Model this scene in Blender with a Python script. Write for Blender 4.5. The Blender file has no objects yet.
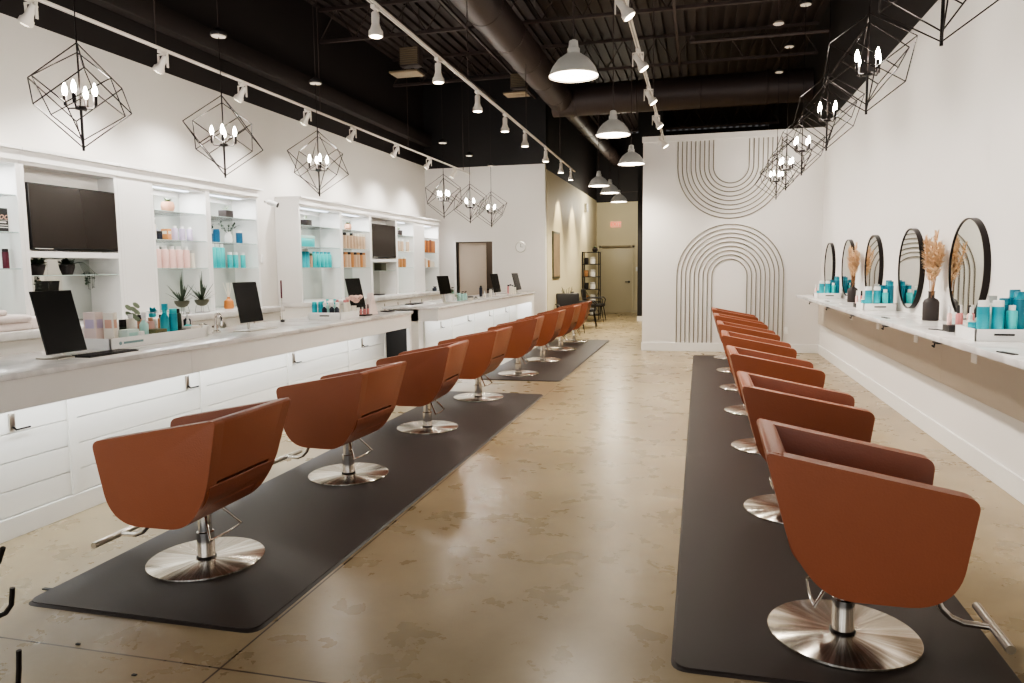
import bpy, bmesh, math, random
from math import pi, sin, cos, radians
from mathutils import Vector, Matrix
random.seed(7)
SC = bpy.context.scene
COL = SC.collection

# ------------------------------------------------------------------ materials
def lin(c):
    return tuple((v / 255 / 12.92) if v / 255 <= .04045 else ((v / 255 + .055) / 1.055) ** 2.4 for v in c) + (1,)

def new_mat(name):
    m = bpy.data.materials.new(name); m.use_nodes = True
    nt = m.node_tree; b = nt.nodes['Principled BSDF']
    return m, nt, b

def mat(name, rgb, rough=.5, metal=0, var=.0, scale=8, bump=0, bscale=60, emit=None, estr=0, coat=0, spec=.5, alpha=1):
    m, nt, b = new_mat(name)
    c = lin(rgb)
    b.inputs['Base Color'].default_value = c
    b.inputs['Roughness'].default_value = rough
    b.inputs['Metallic'].default_value = metal
    b.inputs['Specular IOR Level'].default_value = spec
    b.inputs['Coat Weight'].default_value = coat
    tc = nt.nodes.new('ShaderNodeTexCoord')
    if var:
        n = nt.nodes.new('ShaderNodeTexNoise'); n.inputs['Scale'].default_value = scale; n.inputs['Detail'].default_value = 4
        r = nt.nodes.new('ShaderNodeMapRange')
        r.inputs['To Min'].default_value = 1 - var; r.inputs['To Max'].default_value = 1 + var
        mx = nt.nodes.new('ShaderNodeMix'); mx.data_type = 'RGBA'; mx.blend_type = 'MULTIPLY'
        mx.inputs[0].default_value = 1; mx.inputs[6].default_value = c
        nt.links.new(tc.outputs['Object'], n.inputs['Vector']); nt.links.new(n.outputs['Fac'], r.inputs['Value'])
        nt.links.new(r.outputs['Result'], mx.inputs[7]); nt.links.new(mx.outputs[2], b.inputs['Base Color'])
    if bump:
        n2 = nt.nodes.new('ShaderNodeTexNoise'); n2.inputs['Scale'].default_value = bscale; n2.inputs['Detail'].default_value = 3
        bp = nt.nodes.new('ShaderNodeBump'); bp.inputs['Strength'].default_value = bump; bp.inputs['Distance'].default_value = .01
        nt.links.new(tc.outputs['Object'], n2.inputs['Vector']); nt.links.new(n2.outputs['Fac'], bp.inputs['Height'])
        nt.links.new(bp.outputs['Normal'], b.inputs['Normal'])
    if emit:
        b.inputs['Emission Color'].default_value = lin(emit); b.inputs['Emission Strength'].default_value = estr
    return m

def wall_mat(name, rgb, top=3.79, dark=(32, 26, 25), rough=.6):
    """painted wall, white up to the line where the dark plenum paint starts"""
    m, nt, b = new_mat(name)
    g = nt.nodes.new('ShaderNodeNewGeometry'); s = nt.nodes.new('ShaderNodeSeparateXYZ')
    nt.links.new(g.outputs['Position'], s.inputs[0])
    c = nt.nodes.new('ShaderNodeMath'); c.operation = 'GREATER_THAN'; c.inputs[1].default_value = top
    nt.links.new(s.outputs['Z'], c.inputs[0])
    n = nt.nodes.new('ShaderNodeTexNoise'); n.inputs['Scale'].default_value = .8; n.inputs['Detail'].default_value = 3
    nt.links.new(g.outputs['Position'], n.inputs['Vector'])
    r = nt.nodes.new('ShaderNodeMapRange'); r.inputs['To Min'].default_value = .97; r.inputs['To Max'].default_value = 1.03
    nt.links.new(n.outputs['Fac'], r.inputs['Value'])
    mm = nt.nodes.new('ShaderNodeMix'); mm.data_type = 'RGBA'; mm.blend_type = 'MULTIPLY'; mm.inputs[0].default_value = 1
    mm.inputs[6].default_value = lin(rgb); nt.links.new(r.outputs['Result'], mm.inputs[7])
    mx = nt.nodes.new('ShaderNodeMix'); mx.data_type = 'RGBA'
    nt.links.new(c.outputs[0], mx.inputs[0]); nt.links.new(mm.outputs[2], mx.inputs[6]); mx.inputs[7].default_value = lin(dark)
    nt.links.new(mx.outputs[2], b.inputs['Base Color'])
    b.inputs['Roughness'].default_value = rough
    return m

def glass_mat(name, tint=(225, 240, 236), mixf=.12):
    m, nt, b = new_mat(name)
    nt.nodes.remove(b)
    out = [n for n in nt.nodes if n.type == 'OUTPUT_MATERIAL'][0]
    t = nt.nodes.new('ShaderNodeBsdfTransparent'); t.inputs[0].default_value = lin(tint)
    gl = nt.nodes.new('ShaderNodeBsdfGlossy'); gl.inputs['Roughness'].default_value = .03
    fr = nt.nodes.new('ShaderNodeFresnel'); fr.inputs[0].default_value = 1.45
    mx = nt.nodes.new('ShaderNodeMixShader')
    nt.links.new(fr.outputs[0], mx.inputs[0]); nt.links.new(t.outputs[0], mx.inputs[1]); nt.links.new(gl.outputs[0], mx.inputs[2])
    nt.links.new(mx.outputs[0], out.inputs[0])
    return m

def floor_mat():
    m, nt, b = new_mat('polished_concrete')
    N = nt.nodes.new; L = nt.links.new
    g = N('ShaderNodeNewGeometry'); s = N('ShaderNodeSeparateXYZ'); L(g.outputs['Position'], s.inputs[0])
    def noise(sc, det, rough=.6, dist=0):
        n = N('ShaderNodeTexNoise'); n.inputs['Scale'].default_value = sc; n.inputs['Detail'].default_value = det
        n.inputs['Roughness'].default_value = rough; n.inputs['Distortion'].default_value = dist
        L(g.outputs['Position'], n.inputs['Vector']); return n
    n1 = noise(.8, 4, .5, .3); n2 = noise(4, 6, .6, .2); n3 = noise(40, 4)
    r = N('ShaderNodeValToRGB'); L(n1.outputs['Fac'], r.inputs[0])
    e = r.color_ramp.elements
    e[0].position = .3; e[0].color = lin((140, 123, 96)); e[1].position = .72; e[1].color = lin((172, 156, 127))
    k = e.new(.5); k.color = lin((154, 138, 109))
    r2 = N('ShaderNodeMapRange'); r2.inputs['From Min'].default_value = .3; r2.inputs['From Max'].default_value = .7
    r2.inputs['To Min'].default_value = .90; r2.inputs['To Max'].default_value = 1.08
    L(n2.outputs['Fac'], r2.inputs['Value'])
    mx = N('ShaderNodeMix'); mx.data_type = 'RGBA'; mx.blend_type = 'MULTIPLY'; mx.inputs[0].default_value = 1
    L(r.outputs[0], mx.inputs[6]); L(r2.outputs['Result'], mx.inputs[7])
    # saw-cut joints
    def line(out, at, w):
        a = N('ShaderNodeMath'); a.operation = 'SUBTRACT'; L(out, a.inputs[0]); a.inputs[1].default_value = at
        ab = N('ShaderNodeMath'); ab.operation = 'ABSOLUTE'; L(a.outputs[0], ab.inputs[0])
        c = N('ShaderNodeMath'); c.operation = 'LESS_THAN'; L(ab.outputs[0], c.inputs[0]); c.inputs[1].default_value = w
        return c.outputs[0]
    def mxm(a, c):
        q = N('ShaderNodeMath'); q.operation = 'MAXIMUM'; L(a, q.inputs[0]); L(c, q.inputs[1]); return q.outputs[0]
    j = mxm(line(s.outputs['X'], -1.745, .0045), line(s.outputs['Y'], 2.29, .0045))
    j = mxm(j, line(s.outputs['Y'], 6.2, .004)); j = mxm(j, line(s.outputs['Y'], 10.4, .005))
    m2 = N('ShaderNodeMix'); m2.data_type = 'RGBA'; L(j, m2.inputs[0]); L(mx.outputs[2], m2.inputs[6]); m2.inputs[7].default_value = lin((66, 52, 38))
    L(m2.outputs[2], b.inputs['Base Color'])
    rr = N('ShaderNodeMapRange'); rr.inputs['To Min'].default_value = .24; rr.inputs['To Max'].default_value = .32
    L(n2.outputs['Fac'], rr.inputs['Value']); L(rr.outputs['Result'], b.inputs['Roughness'])
    bp = N('ShaderNodeBump'); bp.inputs['Strength'].default_value = .06; bp.inputs['Distance'].default_value = .01
    L(n3.outputs['Fac'], bp.inputs['Height']); L(bp.outputs['Normal'], b.inputs['Normal'])
    return m

def brushed_disc():
    m, nt, b = new_mat('brushed_steel_disc')
    b.inputs['Base Color'].default_value = lin((205, 196, 182)); b.inputs['Metallic'].default_value = 1
    b.inputs['Roughness'].default_value = .26; b.inputs['Anisotropic'].default_value = .92; b.inputs['Anisotropic Rotation'].default_value = .25
    tg = nt.nodes.new('ShaderNodeTangent'); tg.direction_type = 'RADIAL'; tg.axis = 'Z'
    nt.links.new(tg.outputs[0], b.inputs['Tangent'])
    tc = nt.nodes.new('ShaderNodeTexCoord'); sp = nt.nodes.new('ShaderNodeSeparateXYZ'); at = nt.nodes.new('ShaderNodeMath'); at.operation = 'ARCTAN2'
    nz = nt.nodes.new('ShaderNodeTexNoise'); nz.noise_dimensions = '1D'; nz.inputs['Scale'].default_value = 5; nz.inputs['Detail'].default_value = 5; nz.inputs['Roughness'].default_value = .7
    rm = nt.nodes.new('ShaderNodeValToRGB'); rm.color_ramp.elements[0].position = .42; rm.color_ramp.elements[0].color = lin((182, 172, 158)); rm.color_ramp.elements[1].position = .66; rm.color_ramp.elements[1].color = lin((246, 240, 230))  # radial highlight streaks put into the base colour by angle
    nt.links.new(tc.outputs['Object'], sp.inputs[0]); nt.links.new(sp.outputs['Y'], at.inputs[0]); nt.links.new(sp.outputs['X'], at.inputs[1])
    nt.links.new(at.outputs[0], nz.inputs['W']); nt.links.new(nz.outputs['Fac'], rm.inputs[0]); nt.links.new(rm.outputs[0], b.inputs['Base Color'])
    return m

def corrugated():
    m, nt, b = new_mat('dark_metal_deck')
    b.inputs['Base Color'].default_value = lin((50, 40, 38)); b.inputs['Roughness'].default_value = .6
    return m

def duct_mat():
    m, nt, b = new_mat('dark_spiral_duct')
    b.inputs['Base Color'].default_value = lin((58, 47, 45)); b.inputs['Roughness'].default_value = .5; b.inputs['Metallic'].default_value = .2
    tc = nt.nodes.new('ShaderNodeTexCoord'); w = nt.nodes.new('ShaderNodeTexWave'); w.bands_direction = 'Z'
    w.inputs['Scale'].default_value = 2.2; w.wave_profile = 'SAW'
    nt.links.new(tc.outputs['Object'], w.inputs['Vector'])
    bp = nt.nodes.new('ShaderNodeBump'); bp.inputs['Strength'].default_value = .5; bp.inputs['Distance'].default_value = .02
    nt.links.new(w.outputs['Fac'], bp.inputs['Height']); nt.links.new(bp.outputs['Normal'], b.inputs['Normal'])
    return m

def marble():
    m, nt, b = new_mat('white_quartz')
    tc = nt.nodes.new('ShaderNodeTexCoord'); n = nt.nodes.new('ShaderNodeTexNoise'); n.inputs['Scale'].default_value = 2.5
    n.inputs['Detail'].default_value = 9; n.inputs['Distortion'].default_value = 1.4
    r = nt.nodes.new('ShaderNodeValToRGB'); r.color_ramp.elements[0].position = .38; r.color_ramp.elements[0].color = lin((216, 212, 208))
    r.color_ramp.elements[1].position = .55; r.color_ramp.elements[1].color = lin((238, 235, 231))
    nt.links.new(tc.outputs['Object'], n.inputs['Vector']); nt.links.new(n.outputs['Fac'], r.inputs[0]); nt.links.new(r.outputs[0], b.inputs['Base Color'])
    b.inputs['Roughness'].default_value = .18
    return m

def teal_label(name, top, bot, band=.5):
    """bottle plastic fading from one tone to another up the bottle"""
    m, nt, b = new_mat(name)
    tc = nt.nodes.new('ShaderNodeTexCoord'); s = nt.nodes.new('ShaderNodeSeparateXYZ'); r = nt.nodes.new('ShaderNodeValToRGB')
    nt.links.new(tc.outputs['Generated'], s.inputs[0]); nt.links.new(s.outputs['Z'], r.inputs[0]); nt.links.new(r.outputs[0], b.inputs['Base Color'])
    r.color_ramp.elements[0].position = band - .25; r.color_ramp.elements[0].color = lin(bot)
    r.color_ramp.elements[1].position = band + .3; r.color_ramp.elements[1].color = lin(top)
    b.inputs['Roughness'].default_value = .28
    return m

M = {}
M['floor'] = floor_mat()
M['wall'] = wall_mat('white_wall_paint', (226, 222, 217))
M['wall_left'] = wall_mat('white_wall_paint_left', (226, 222, 215), top=3.83)
M['hallwall'] = wall_mat('cream_wall_paint', (212, 202, 172), top=3.66)
M['hallend'] = wall_mat('cream_end_paint', (212, 202, 172), top=3.60)
M['trim'] = mat('white_trim', (232, 230, 226), .35, var=.015)
M['cab'] = mat('white_cabinet_lacquer', (236, 234, 230), .4, var=.012)
M['apron'] = mat('warm_greige_laminate', (248, 245, 240), .45, var=.02)
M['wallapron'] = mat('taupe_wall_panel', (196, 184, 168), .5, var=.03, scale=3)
M['quartz'] = marble()
M['shiplap'] = mat('white_shiplap_paint', (222, 218, 208), .5, var=.015)
M['deck'] = corrugated()
M['dark'] = mat('dark_ceiling_paint', (62, 50, 47), .6, var=.1)
M['black'] = mat('matte_black', (26, 22, 21), .5)
M['blackmetal'] = mat('black_metal', (30, 24, 22), .35, metal=.6)
M['duct'] = duct_mat()
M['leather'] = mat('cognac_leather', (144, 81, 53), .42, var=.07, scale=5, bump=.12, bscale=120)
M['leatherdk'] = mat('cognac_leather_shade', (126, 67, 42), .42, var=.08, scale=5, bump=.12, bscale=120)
M['chrome'] = mat('chrome', (215, 210, 204), .12, metal=1)
M['steel'] = mat('brushed_steel', (190, 184, 174), .28, metal=1)
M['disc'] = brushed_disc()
M['mat'] = mat('dark_rubber_mat', (46, 36, 31), .5, var=.12, scale=2.5, bump=.05, bscale=200)
M['matedge'] = mat('dark_rubber_edge', (44, 36, 32), .5)
M['mirror'] = mat('mirror', (214, 218, 214), .012, metal=1)
M['screen'] = mat('black_screen', (8, 7, 7), .25, spec=.12)
M['tvscreen'] = mat('tv_glass', (34, 27, 22), .22, spec=.3)
M['bezel'] = mat('black_bezel', (16, 14, 14), .35)
M['glass'] = glass_mat('clear_glass', (250, 253, 252))
M['glassedge'] = mat('glass_green_edge', (176, 192, 186), .2)
M['whiteplastic'] = mat('white_plastic', (240, 238, 234), .35)
M['trackwhite'] = mat('white_track_paint', (222, 214, 204), .4)
M['lens'] = mat('lit_lamp_lens', (255, 240, 215), .4, emit=(255, 236, 205), estr=14)
M['bulb'] = mat('lit_candle_bulb', (255, 250, 240), .3, emit=(255, 244, 228), estr=40)
M['domelens'] = mat('lit_dome_diffuser', (255, 246, 232), .4, emit=(255, 244, 226), estr=9)
M['domeshade'] = mat('ribbed_acrylic_shade', (168, 164, 158), .35, metal=.3, emit=(200, 194, 182), estr=.1)
M['led'] = mat('led_strip', (240, 246, 255), .4, emit=(225, 236, 255), estr=2.5)
M['teal'] = teal_label('teal_bottle_plastic', (18, 150, 166), (60, 190, 202))
M['tealdk'] = teal_label('deep_teal_bottle', (10, 108, 128), (16, 140, 156))
M['aqua'] = teal_label('aqua_bottle', (70, 205, 205), (40, 180, 186))
M['seafoam'] = mat('seafoam_plastic', (170, 215, 208), .4)
M['blue'] = mat('blue_bottle', (20, 92, 128), .3)
M['pink'] = mat('pale_pink_bottle', (238, 196, 186), .35)
M['rose'] = mat('rose_liquid', (206, 130, 130), .3)
M['lilac'] = mat('lilac_bottle', (205, 190, 215), .35)
M['beige'] = mat('beige_bottle', (206, 178, 150), .35)
M['amber'] = mat('amber_bottle', (196, 136, 84), .3)
M['cream'] = mat('cream_plastic', (232, 224, 210), .4)
M['grey'] = mat('light_grey_plastic', (190, 188, 182), .4)
M['burgundy'] = mat('burgundy_plastic', (88, 28, 44), .35)
M['navy'] = mat('dark_navy_bottle', (22, 28, 44), .3)
M['olive'] = mat('olive_box', (104, 100, 62), .6)
M['paleaqua'] = mat('pale_aqua_card', (206, 226, 220), .6)
M['blush'] = mat('blush_card', (236, 216, 210), .6)
M['terracotta'] = mat('terracotta', (208, 160, 132), .8, var=.05)
M['leaf'] = mat('green_leaf', (70, 92, 54), .5, var=.2, scale=30)
M['leafdk'] = mat('dark_green_leaf', (44, 60, 40), .5, var=.2, scale=30)
M['sage'] = mat('sage_leaf', (126, 140, 112), .6)
M['moss'] = mat('olive_ceramic', (74, 74, 56), .5)
M['pampas'] = mat('pampas_plume', (228, 196, 158), .95, var=.18, scale=25)
M['pampasdk'] = mat('pampas_stalk', (160, 118, 80), .9)
M['vase'] = mat('matte_black_ceramic', (44, 36, 34), .55)
M['wood'] = mat('warm_wood', (168, 120, 76), .5, var=.12)
M['orangebox'] = mat('orange_box', (190, 120, 60), .5, var=.1)
M['towel'] = mat('pale_pink_towel', (232, 218, 212), .95, bump=.3, bscale=200)
M['groove'] = mat('groove_line', (120, 112, 98), .7)
M['shadowgap'] = mat('panel_gap', (168, 164, 158), .8)
M['exitred'] = mat('red_exit_letters', (200, 70, 50), .5, emit=(220, 90, 60), estr=1.2)
M['exitbox'] = mat('exit_sign_box', (222, 176, 150), .4, emit=(225, 150, 120), estr=.35)
M['goldtext'] = mat('tan_sign_text', (214, 168, 146), .5)
M['whitetext'] = mat('white_sign_text', (225, 220, 212), .5)
M['tealtext'] = mat('grey_teal_print', (130, 160, 160), .5)
M['door'] = mat('cream_door_paint', (204, 194, 166), .45)
M['beigedoor'] = mat('beige_door_paint', (190, 176, 160), .45)
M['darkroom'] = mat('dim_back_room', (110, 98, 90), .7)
M['artwork'] = mat('brown_abstract_print', (128, 110, 86), .7, var=.35, scale=3)
M['hair'] = mat('black_bristle', (22, 18, 18), .7)
M['louvre'] = mat('beige_louvre', (128, 112, 90), .5, var=.08)
M['canopy'] = mat('pale_canopy_plate', (214, 204, 190), .5)
M['feather'] = mat('pink_petal', (232, 196, 184), .7)

# ------------------------------------------------------------------ mesh helpers
class MB:
    def __init__(s): s.bm = bmesh.new()
    def box(s, x0, x1, y0, y1, z0, z1, bev=0, seg=2, m=None):
        r = bmesh.ops.create_cube(s.bm, size=1)
        vs = r['verts']
        for v in vs:
            v.co = Vector(((x0 + x1) / 2 + v.co.x * (x1 - x0), (y0 + y1) / 2 + v.co.y * (y1 - y0), (z0 + z1) / 2 + v.co.z * (z1 - z0)))
            if m: v.co = m @ v.co
        if bev:
            es = list({e for v in vs for e in v.link_edges})
            bmesh.ops.bevel(s.bm, geom=es, offset=bev, segments=seg, profile=.5, affect='EDGES', clamp_overlap=True)
        return s
    def lathe(s, prof, seg=24, c=(0, 0, 0), m=None, cap=True):
        bm = s.bm; rings = []
        for r, z in prof:
            ring = []
            for i in range(seg):
                a = 2 * pi * i / seg
                p = Vector((c[0] + r * cos(a), c[1] + r * sin(a), c[2] + z))
                if m: p = m @ p
                ring.append(bm.verts.new(p))
            rings.append(ring)
        for a, b in zip(rings, rings[1:]):
            for i in range(seg):
                bm.faces.new((a[i], a[(i + 1) % seg], b[(i + 1) % seg], b[i]))
        if cap:
            bm.faces.new(list(reversed(rings[0]))); bm.faces.new(rings[-1])
        return s
    def tube(s, pts, r, seg=8, closed=False, r2=None):
        bm = s.bm; pts = [Vector(p) for p in pts]; n = len(pts); rings = []
        up = Vector((0, 0, 1))
        for i, p in enumerate(pts):
            if closed: t = (pts[(i + 1) % n] - pts[i - 1])
            elif i == 0: t = pts[1] - p
            elif i == n - 1: t = p - pts[i - 1]
            else: t = (pts[i + 1] - p).normalized() + (p - pts[i - 1]).normalized()
            t.normalize()
            if i == 0:
                a = t.cross(up)
                if a.length < .05: a = t.cross(Vector((1, 0, 0)))
                a.normalize()
            else:
                a = a - t * a.dot(t)
                if a.length < 1e-4: a = t.cross(up)
                a.normalize()
            b = t.cross(a)
            rr = r if r2 is None else r + (r2 - r) * i / (n - 1)
            rings.append([bm.verts.new(p + (a * cos(2 * pi * k / seg) + b * sin(2 * pi * k / seg)) * rr) for k in range(seg)])
        m_ = n if closed else n - 1
        for i in range(m_):
            A, B = rings[i], rings[(i + 1) % n]
            for k in range(seg):
                bm.faces.new((A[k], A[(k + 1) % seg], B[(k + 1) % seg], B[k]))
        if not closed:
            bm.faces.new(list(reversed(rings[0]))); bm.faces.new(rings[-1])
        return s
    def prism(s, pts, fn0, fn1, bev=0, seg=2):
        """closed polygon pts mapped by fn0 and fn1 to its two ends"""
        bm = s.bm
        A = [bm.verts.new(fn0(*p)) for p in pts]; B = [bm.verts.new(fn1(*p)) for p in pts]
        n = len(pts)
        f0 = bm.faces.new(list(reversed(A))); f1 = bm.faces.new(B)
        for i in range(n): bm.faces.new((A[i], A[(i + 1) % n], B[(i + 1) % n], B[i]))
        if bev:
            es = list(set(f0.edges) | set(f1.edges))
            bmesh.ops.bevel(bm, geom=es, offset=bev, segments=seg, profile=.5, affect='EDGES', clamp_overlap=True)
        return s
    def quad(s, a, b, c, d):
        bm = s.bm; bm.faces.new([bm.verts.new(Vector(p)) for p in (a, b, c, d)]); return s
    def build(s, name, material, parent=None, loc=(0, 0, 0), smooth=True):
        bmesh.ops.recalc_face_normals(s.bm, faces=s.bm.faces)
        me = bpy.data.meshes.new(name); s.bm.to_mesh(me); s.bm.free()
        if smooth and len(me.polygons):
            me.polygons.foreach_set('use_smooth', [True] * len(me.polygons))
            me.set_sharp_from_angle(angle=radians(38))
        me.materials.append(material)
        o = bpy.data.objects.new(name, me); COL.objects.link(o); o.parent = parent; o.location = loc
        return o

def tag(o, label, cat, group=None, kind=None):
    o['label'] = label; o['category'] = cat
    if group: o['group'] = group
    if kind: o['kind'] = kind
    return o
def thing(name, label, cat, loc=(0, 0, 0), rz=0, group=None):
    o = bpy.data.objects.new(name, None); COL.objects.link(o); o.empty_display_size = .05
    o.location = loc; o.rotation_euler = (0, 0, rz)
    return tag(o, label, cat, group)
def struct(name, mb, m, label, cat):
    o = mb.build(name, m, smooth=False); o['kind'] = 'structure'; o['label'] = label; o['category'] = cat
    return o
def dup(root, loc, rz=0, label=None, group=None, scale=None):
    r = root.copy(); COL.objects.link(r); r.location = loc; r.rotation_euler = (0, 0, rz)
    if label: r['label'] = label
    if group: r['group'] = group
    if scale: r.scale = scale
    for ch in list(root.children):
        c = ch.copy(); COL.objects.link(c); c.parent = r
        for g in ch.children:
            d = g.copy(); COL.objects.link(d); d.parent = c
    return r
ORD = ['nearest', 'second', 'third', 'fourth', 'fifth', 'sixth', 'seventh', 'eighth', 'ninth', 'tenth']
def arc(cx, cz, r, a0, a1, n=8): return [(cx + r * cos(radians(a0 + (a1 - a0) * i / n)), cz + r * sin(radians(a0 + (a1 - a0) * i / n))) for i in range(n + 1)]
def fillet(pts, rad, n=5):
    out = []; L = len(pts)
    for i, p in enumerate(pts):
        r = rad[i] if isinstance(rad, (list, tuple)) else rad
        p = Vector(p); a = Vector(pts[i - 1]); b = Vector(pts[(i + 1) % L])
        if not r: out.append(tuple(p)); continue
        u = (a - p).normalized(); v = (b - p).normalized()
        d = min(r, (a - p).length * .48, (b - p).length * .48)
        s, e = p + u * d, p + v * d
        for k in range(n + 1):
            t = k / n; q = s * (1 - t) ** 2 + p * 2 * t * (1 - t) + e * t * t
            out.append(tuple(q))
    return out

# ================================================================== SHELL
XR, XL, YF, YP, YE, ZC = 1.99, -6.1, 13.3, 16.0, 24.2, 5.75
Y0 = -3.2
struct('floor', MB().box(XL - .3, XR + .3, Y0, YE + .3, -.1, 0), M['floor'], 'polished tan concrete floor with thin saw-cut joints', 'floor')
struct('wall_right', MB().box(XR, XR + .15, Y0, YE, 0, ZC), M['wall'], 'long plain white wall on the right with the mirrors', 'wall')
struct('wall_left', MB().box(XL - .15, XL, Y0, YP, 0, ZC), M['wall_left'], 'long white wall behind the shelving on the left', 'wall')
struct('wall_feature', MB().box(-.985, XR, YF, YF + .2, 0, 3.76).box(-1.0, XR, YF - .03, YF, 3.66, 3.76), M['wall'], 'white feature wall with arch lines and a plain top cap', 'wall')
# partition with a doorway (X -5.38..-4.52, up to 2.1)
struct('wall_partition', MB().box(XL, -5.38, YP, YP + .12, 0, 3.77).box(-4.52, -3.3, YP, YP + .12, 0, 3.77).box(-5.38, -4.52, YP, YP + .12, 2.11, 3.77), M['wall'], 'white partition wall with a dark doorway behind the far bar', 'wall')
struct('wall_hall_left', MB().box(-3.42, -3.28, YP + .12, YE, 0, ZC), M['hallwall'], 'cream side wall of the back hallway with light scallops', 'wall')
struct('wall_hall_end', MB().box(-3.42, 2.2, YE, YE + .15, 0, ZC), M['hallend'], 'cream end wall of the hallway with the exit door', 'wall')
struct('wall_hall_right', MB().box(-1.66, -1.0, 20.6, 20.75, .14, ZC).box(-1.66, -1.5, 20.75, YE, .14, ZC), M['black'], 'black painted return wall on the right side of the hallway', 'wall')
struct('baseboard_hall_right', MB().box(-1.67, -1.0, 20.58, 20.76, 0, .14), M['trim'], 'short white baseboard under the black return wall', 'baseboard')
struct('baseboard_right', MB().box(XR - .018, XR, Y0, YF, 0, .15, .004), M['trim'], 'tall white baseboard along the right wall', 'baseboard')
struct('baseboard_feature', MB().box(-1.0, XR - .018, YF - .02, YF, 0, .155, .004), M['trim'], 'tall white baseboard under the feature wall', 'baseboard')
struct('baseboard_hall_end', MB().box(-3.28, -1.66, YE - .015, YE, 0, .1), M['door'], 'cream baseboard at the hallway end', 'baseboard')
struct('wall_bulkhead', MB().box(XL - .15, -3.28, YP + .005, YP + .2, 3.771, ZC), M['black'], 'black bulkhead above the partition wall', 'wall')
# back room behind partition doorway
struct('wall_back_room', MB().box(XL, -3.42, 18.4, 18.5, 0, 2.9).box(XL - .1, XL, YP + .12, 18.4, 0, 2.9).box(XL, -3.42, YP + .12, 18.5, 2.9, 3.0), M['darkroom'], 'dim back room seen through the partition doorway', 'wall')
struct('trim_doorway', MB().box(-5.43, -5.38, YP - .015, YP + .12, 0, 2.11).box(-4.52, -4.49, YP - .015, YP + .12, 0, 2.11).box(-5.43, -4.49, YP - .015, YP + .12, 2.11, 2.14), M['trim'], 'slim white casing around the partition doorway', 'trim')
# ceiling: corrugated deck
mb = MB(); x = XL
mb.box(XL - .2, XR + .2, Y0, YE + .3, ZC + .05, ZC + .12)
while x < XR:
    mb.box(x, x + .09, Y0, YE, ZC, ZC + .05); x += .19
struct('ceiling', mb, M['deck'], 'dark corrugated metal deck of the open ceiling', 'ceiling')
# plenum cladding on front wall keeps the shell closed above the storefront
struct('wall_front', MB().box(XL, XR, Y0 - .1, Y0, 3.3, ZC), M['dark'], 'dark header above the storefront', 'wall')

# open-web joists
def joist(y, x0, x1, name, label):
    t = thing(name, label, 'ceiling joist', ((x0 + x1) / 2, y, 5.2), 0, None)
    w = (x1 - x0) / 2; h = ZC - 5.2
    MB().box(-w, w, -.03, .03, 0, .045).build('bottom_chord', M['dark'], t)
    MB().box(-w, w, -.03, .03, h - .05, h - .001).build('top_chord', M['dark'], t)
    m = MB(); n = int((x1 - x0) / .6); step = (x1 - x0) / n
    for i in range(n):
        a = -w + i * step
        m.tube([(a, 0, .03), (a + step / 2, 0, h - .03), (a + step, 0, .03)], .012, 5)
    m.build('web', M['dark'], t)
    return t
for i, y in enumerate((5.2, 8.2, 11.3, 14.3, 17.5, 20.8)):
    joist(y, XL + .02, XR - .02, 'ceiling_joist', '%s dark open-web ceiling joist, counted from the camera' % (ORD[i] if i else 'first'))
# long girder on the left wall and bridging lines
tag(MB().box(-6.06, -5.9, Y0, YP, 4.25, 4.5, .01).build('wall_girder', mat('brown_girder', (40, 32, 30), .6)), 'brown steel girder running above the left wall', 'girder')
for x, lb in ((-4.4, 'thin dark bridging bar above the left light track'), (-3.5, 'thin dark bridging bar left of the spiral duct'), (-.4, 'thin dark bridging bar above the right light track')):
    tag(MB().box(x - .02, x + .02, Y0, 16.1, 5.155, 5.195).build('bridging_bar', M['dark']), lb, 'ceiling bar')
tag(MB().box(-3.28, XR, YE - .02, YE, 3.9, 3.92).build('hall_beam', M['dark']), 'dark beam crossing above the hallway', 'beam')

# spiral ducts
def rot_to(a, b):
    d = (Vector(b) - Vector(a)); return d.to_track_quat('Z', 'Y'), d.length
def duct(a, b, r, name, label):
    q, l = rot_to(a, b)
    m = MB().lathe([(r, 0), (r, l)], 40); z = .45
    while z < l:
        m.lathe([(r, z), (r + .008, z + .01), (r + .008, z + .03), (r, z + .04)], 40, cap=False); z += 1.2
    o = m.build(name, M['duct']); o.location = a; o.rotation_mode = 'QUATERNION'; o.rotation_quaternion = q
    return tag(o, label, 'duct')
duct((-2.73, Y0 + .1, 4.86), (-2.73, 14.75, 4.86), .265, 'spiral_duct', 'large dark spiral duct running toward the back of the room')
duct((-2.9, 14.95, 4.83), (XR - .02, 14.95, 4.83), .30, 'cross_duct', 'wide dark duct crossing above the feature wall')
duct((-2.7, 15.3, 4.86), (-2.55, 23.8, 4.86), .2, 'branch_duct', 'narrower dark duct continuing over the hallway')
# sprinkler line and conduit
tag(MB().tube([(XL + .05, 7.0, 5.165), (XR - .1, 7.0, 5.165)], .022).tube([(-1.1, 7.0, 5.165), (-1.1, 7.0, 4.95)], .012).build('sprinkler_pipe', M['dark']), 'thin dark sprinkler pipe crossing under the deck', 'pipe')
tag(MB().tube([(-.2, 12.6, 5.1), (XR - .1, 12.6, 5.1)], .03).build('conduit_pipe', M['dark']), 'dark conduit running in front of the cross duct', 'pipe')
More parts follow.
